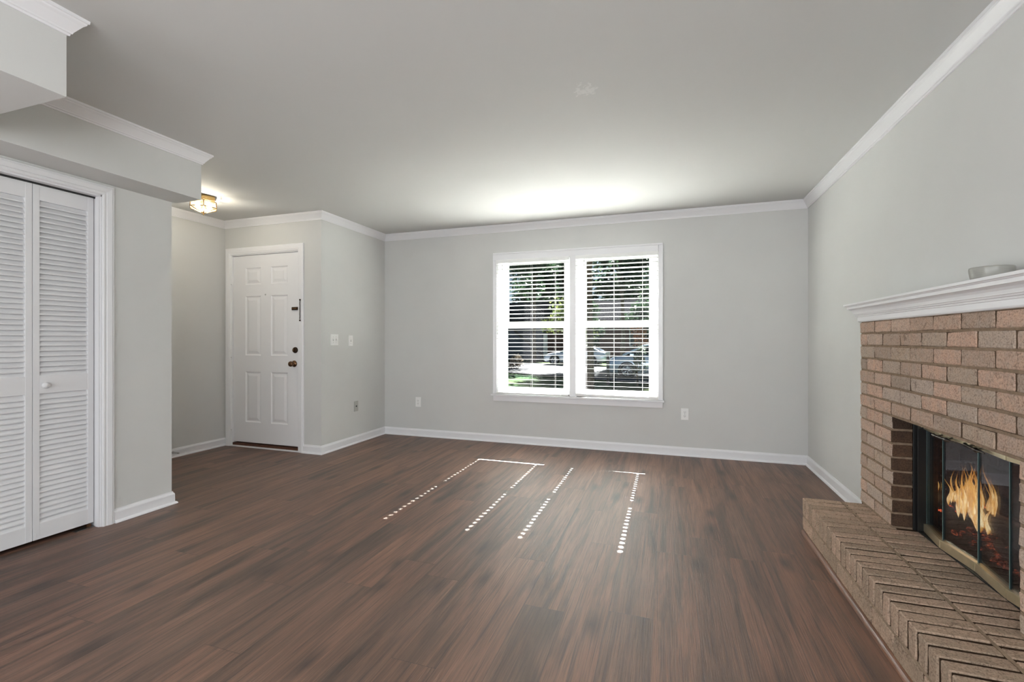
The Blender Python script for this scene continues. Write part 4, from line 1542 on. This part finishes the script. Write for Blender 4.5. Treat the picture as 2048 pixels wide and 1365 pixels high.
tree_obj('evergreen_shrub', -2.4, 41.2, 5.2, 1.6, 0.5, 5000, 0.11, 'leaf_dark', 52, 'tall dark evergreen shrub before the brick wing, behind the orange leaves', 'shrub')
tree_obj('orange_shrub', -1.55, 29.0, 2.7, 0.9, 0.6, 900, 0.09, 'leaf_orange', 9, 'orange leafed shrub behind the silver car', 'shrub')
tree_obj('reflection_foliage', -1.2, 19.6, 1.75, 0.45, 0.5, 300, 0.07, 'leaf_pale', 19, 'airy green foliage added before the silver car for reflections on its windows', 'shrub')  # foliage put in to imitate green reflections on the car windows
tree_obj('dry_bush', -9.3, 28.5, 0.85, 0.60, 0.12, 900, 0.07, 'leaf_dry', 12, 'low dry tan bush at the edge of the driveway', 'bush')

# brick and siding house across the way, with an outside stair
ho = empty('house', (-12, 41, GZ), 'dark house with siding, brick wing and outside stair across the driveway', 'house')
m_ = MB()
m_.box(-26, -11.2, 43.0, 49, GZ - 0.1, 3.0, 'house_siding')
m_.build('siding_wall', ho)
MB().box(-11.2, 7, 43.8, 49, GZ - 0.1, 2.9, 'house_brick').build('brick_wall', ho)
m_ = MB()
m_.add([(-27, 42.4, 2.95), (8, 42.4, 2.95), (8, 50, 2.95), (-27, 50, 2.95), (-25, 46.2, 5.0), (6, 46.2, 5.0)], [(0, 1, 5, 4), (1, 2, 5), (2, 3, 4, 5), (3, 0, 4), (0, 3, 2, 1)], 'roof_shingle')
m_.build('roof', ho)
for wx in (-24, -20.5, -17, -7.6, -3.4, 2.2):
    y = 43.0 if wx < -11.2 else 43.8
    f_ = MB()
    f_.box(wx, wx + 1.3, y - 0.06, y + 0.02, 0.55, 2.1, 'vinyl_siding')
    fo_ = f_.build('house_window', ho)
    MB().box(wx + 0.1, wx + 1.2, y - 0.075, y - 0.055, 0.65, 2.0, 'house_glass').build('house_pane', fo_)
m_ = MB()
for k in range(9):
    f = k / 9
    m_.box(-13.6 + 2.9 * f, -13.6 + 2.9 * (f + 0.14), 41.6, 42.7, 2.05 - 2.4 * f, 2.09 - 2.4 * f, 'stair_timber')
m_.add([(-13.8, 41.55, 2.2), (-10.6, 41.55, -0.45), (-10.6, 41.55, -0.75), (-13.8, 41.55, 1.9), (-13.8, 41.62, 2.2), (-10.6, 41.62, -0.45), (-10.6, 41.62, -0.75), (-13.8, 41.62, 1.9)],
       [(0, 1, 2, 3), (4, 7, 6, 5), (0, 4, 5, 1), (3, 2, 6, 7), (0, 3, 7, 4), (1, 5, 6, 2)], 'stair_timber')
m_.build('outside_stair', ho)
m_ = MB()
m_.box(-10.85, -10.51, 41.2, 41.5, GZ - 0.05, 1.72, 'vinyl_siding', b=0.02)
m_.build('porch_post', ho)


def car(name, loc, rot, paint, label, suv=True):
    o = bpy.data.objects.new(name, None)
    COL.objects.link(o)
    tag(o, label, 'car')
    # nose towards -x; side profile stations: x, hood/top line of the lower body, bottom, half width
    if suv:
        st = [(-2.28, 0.60, 0.42, 0.66), (-2.24, 0.82, 0.30, 0.78), (-2.05, 0.95, 0.24, 0.88), (-1.55, 1.04, 0.22, 0.92), (-0.95, 1.10, 0.22, 0.93), (0.2, 1.12, 0.22, 0.93), (1.4, 1.14, 0.24, 0.92), (1.95, 1.12, 0.28, 0.90), (2.20, 1.02, 0.36, 0.84), (2.26, 0.75, 0.45, 0.78)]
        cab = [(-1.58, 1.05, 0.80), (-0.55, 1.55, 0.64), (0.1, 1.66, 0.63), (1.1, 1.66, 0.62), (1.75, 1.58, 0.60), (2.12, 1.12, 0.76)]
        wr, wx = 0.35, (-1.36, 1.36)
    else:
        st = [(-2.32, 0.50, 0.34, 0.62), (-2.28, 0.68, 0.24, 0.76), (-2.05, 0.80, 0.20, 0.86), (-1.5, 0.90, 0.19, 0.90), (-0.95, 0.95, 0.19, 0.91), (0.2, 0.97, 0.19, 0.91), (1.3, 1.00, 0.20, 0.90), (1.95, 1.00, 0.26, 0.87), (2.26, 0.90, 0.34, 0.80), (2.32, 0.62, 0.42, 0.72)]
        cab = [(-1.05, 0.94, 0.78), (-0.25, 1.36, 0.60), (0.25, 1.43, 0.59), (0.9, 1.40, 0.58), (1.35, 1.26, 0.60), (1.85, 1.00, 0.74)]
        wr, wx = 0.33, (-1.40, 1.36)
    bm_ = MB()
    ring = []
    for x, zt, zb, w in st:
        h_ = zt - zb
        ring.append([(x, -w * 0.86, zb), (x, -w * 0.99, zb + h_ * 0.22), (x, -w, zb + h_ * 0.5), (x, -w * 0.97, zb + h_ * 0.78), (x, -w * 0.86, zt - 0.02), (x, -w * 0.55, zt + 0.015),
                     (x, 0, zt + 0.03), (x, w * 0.55, zt + 0.015), (x, w * 0.86, zt - 0.02), (x, w * 0.97, zb + h_ * 0.78), (x, w, zb + h_ * 0.5), (x, w * 0.99, zb + h_ * 0.22), (x, w * 0.86, zb)])
    k = len(ring[0])
    vs = [p for r_ in ring for p in r_]
    fs_ = [(i * k + j, i * k + (j + 1) % k, (i + 1) * k + (j + 1) % k, (i + 1) * k + j) for i in range(len(ring) - 1) for j in range(k)]
    fs_ += [tuple(range(k))[::-1], tuple(range((len(ring) - 1) * k, len(ring) * k))]
    bm_.add(vs, fs_, paint, True)
    # roof panel and pillars
    rr = []
    for x, z, w in cab:
        rr.append([(x, -w, z), (x, -w * 0.7, z + 0.035), (x, 0, z + 0.05), (x, w * 0.7, z + 0.035), (x, w, z)])
    vs = [p for r_ in rr[1:5] for p in r_]
    bm_.add(vs, [(i * 5 + j, i * 5 + j + 1, (i + 1) * 5 + j + 1, (i + 1) * 5 + j) for i in range(3) for j in range(4)], paint, True)
    for s in (-1, 1):
        wtop = lambda i: (cab[i][0], s * cab[i][2], cab[i][1])
        bm_.tube([wtop(0), wtop(1)], 0.045, paint, 6)
        bm_.tube([wtop(1), wtop(2), wtop(3), wtop(4)], 0.04, paint, 6)
        bm_.tube([wtop(4), wtop(5)], 0.07, paint, 6)
        zb_ = cab[0][1]
        bm_.tube([(0.32, s * cab[2][2], cab[2][1]), (0.40, s * 0.86, zb_ + 0.02)], 0.04, 'car_black', 6)
    body = bm_.build('car_body', o)
    gl = MB()
    low = [(cab[0][0], 0.80, cab[0][1] - 0.02), (cab[5][0], 0.78, cab[5][1] - 0.02)]
    for s in (-1, 1):
        poly = [(cab[0][0] + 0.05, s * 0.80, cab[0][1]), (cab[5][0] - 0.08, s * 0.78, cab[0][1] + 0.02)]
        top = [(x, s * w * 0.995, z - 0.01) for x, z, w in cab[1:5]]
        gl.add([poly[0], *top, poly[1]], [tuple(range(6)) if s < 0 else tuple(range(6))[::-1]], 'car_glass')
    gl.add([(cab[0][0], -cab[0][2], cab[0][1]), (cab[0][0], cab[0][2], cab[0][1]), (cab[1][0], cab[1][2], cab[1][1]), (cab[1][0], -cab[1][2], cab[1][1])], [(0, 3, 2, 1)], 'car_glass')
    gl.add([(cab[5][0], -cab[5][2], cab[5][1]), (cab[5][0], cab[5][2], cab[5][1]), (cab[4][0], cab[4][2], cab[4][1]), (cab[4][0], -cab[4][2], cab[4][1])], [(0, 1, 2, 3)], 'car_glass')
    gl.build('car_windows', o)
    fr_ = MB()
    x0 = st[0][0]
    fr_.box(x0 - 0.02, x0 + 0.10, -0.52, 0.52, st[0][2] + 0.06, st[0][1] + 0.06, 'car_black', b=0.02)
    fr_.build('grille', o)
    for s in (-1, 1):
        hl = MB()
        zl = st[1][1] - 0.06
        hl.box(x0 + 0.03, x0 + 0.36, s * 0.70 - 0.12, s * 0.70 + 0.12, zl - 0.06, zl + 0.05, 'lamp_lens', b=0.03)
        hl.build('headlight', o)
        mr = MB().box(cab[0][0] + 0.35, cab[0][0] + 0.55, s * 0.98 - 0.09, s * 0.98 + 0.09, cab[0][1] - 0.02, cab[0][1] + 0.13, paint, b=0.03)
        mr.build('mirror', o)
    for x in wx:
        for s in (-1, 1):
            ar = Matrix.Translation((x, s * 0.90, wr)) @ Matrix.Rotation(R(90), 4, 'X')
            w_ = MB().lathe([(0.20, -0.11), (wr - 0.03, -0.11), (wr, -0.08), (wr, 0.08), (wr - 0.03, 0.11), (0.20, 0.11)], 'tyre', 28, ar)
            w_.lathe([(0, 0), (0.20, 0.02), (0.225, 0.09)], 'car_black', 20, ar @ Matrix.Rotation(PI if s > 0 else 0, 4, 'X'))
            w_.lathe([(wr + 0.075, 0.075), (wr + 0.075, 0.042), (wr + 0.01, 0.040)], 'car_black', 28, ar @ Matrix.Rotation(PI if s > 0 else 0, 4, 'X'))
            wo = w_.build('wheel', o)
            sp = MB()
            for q in range(5):
                a_ = 2 * PI * q / 5
                for da in (-0.16, 0.16):
                    p0 = ar @ Vector((0.04 * math.cos(a_), 0.04 * math.sin(a_), -s * 0.0 + (0.095 if s < 0 else -0.095)))
                    p1 = ar @ Vector((0.225 * math.cos(a_ + da), 0.225 * math.sin(a_ + da), (0.10 if s < 0 else -0.10)))
                    sp.tube([p0, p1], 0.020, 'alloy', 5)
            ring_ = [ar @ Vector((0.232 * math.cos(2 * PI * q / 24), 0.232 * math.sin(2 * PI * q / 24), (0.10 if s < 0 else -0.10))) for q in range(25)]
            sp.tube(ring_, 0.014, 'alloy', 5, caps=False)
            sp.build('rim', wo)
    o.location = loc
    o.rotation_euler = (0, 0, rot)
    return o


GD = GZ + 0.06
car('car', (-0.62, 24.2, GD), R(4), 'car_silver', 'silver-blue car with its nose behind the dark post', True)
car('car', (-6.45, 34.2, GD), R(-6), 'car_grey', 'pale grey sedan parked farther off on the driveway', False)

# black post with a white top by the driveway
o = empty('mailbox_post', (-2.44, 20.06, GZ), 'thin black post with white top standing before the silver car', 'post')
MB().box(-2.50, -2.38, 20.0, 20.12, GZ - 0.05, 0.50, 'post_black', b=0.01).build('post', o)
MB().box(-2.54, -2.36, 19.9, 20.25, 0.50, 0.62, 'vinyl_siding', b=0.03).build('post_cap', o)
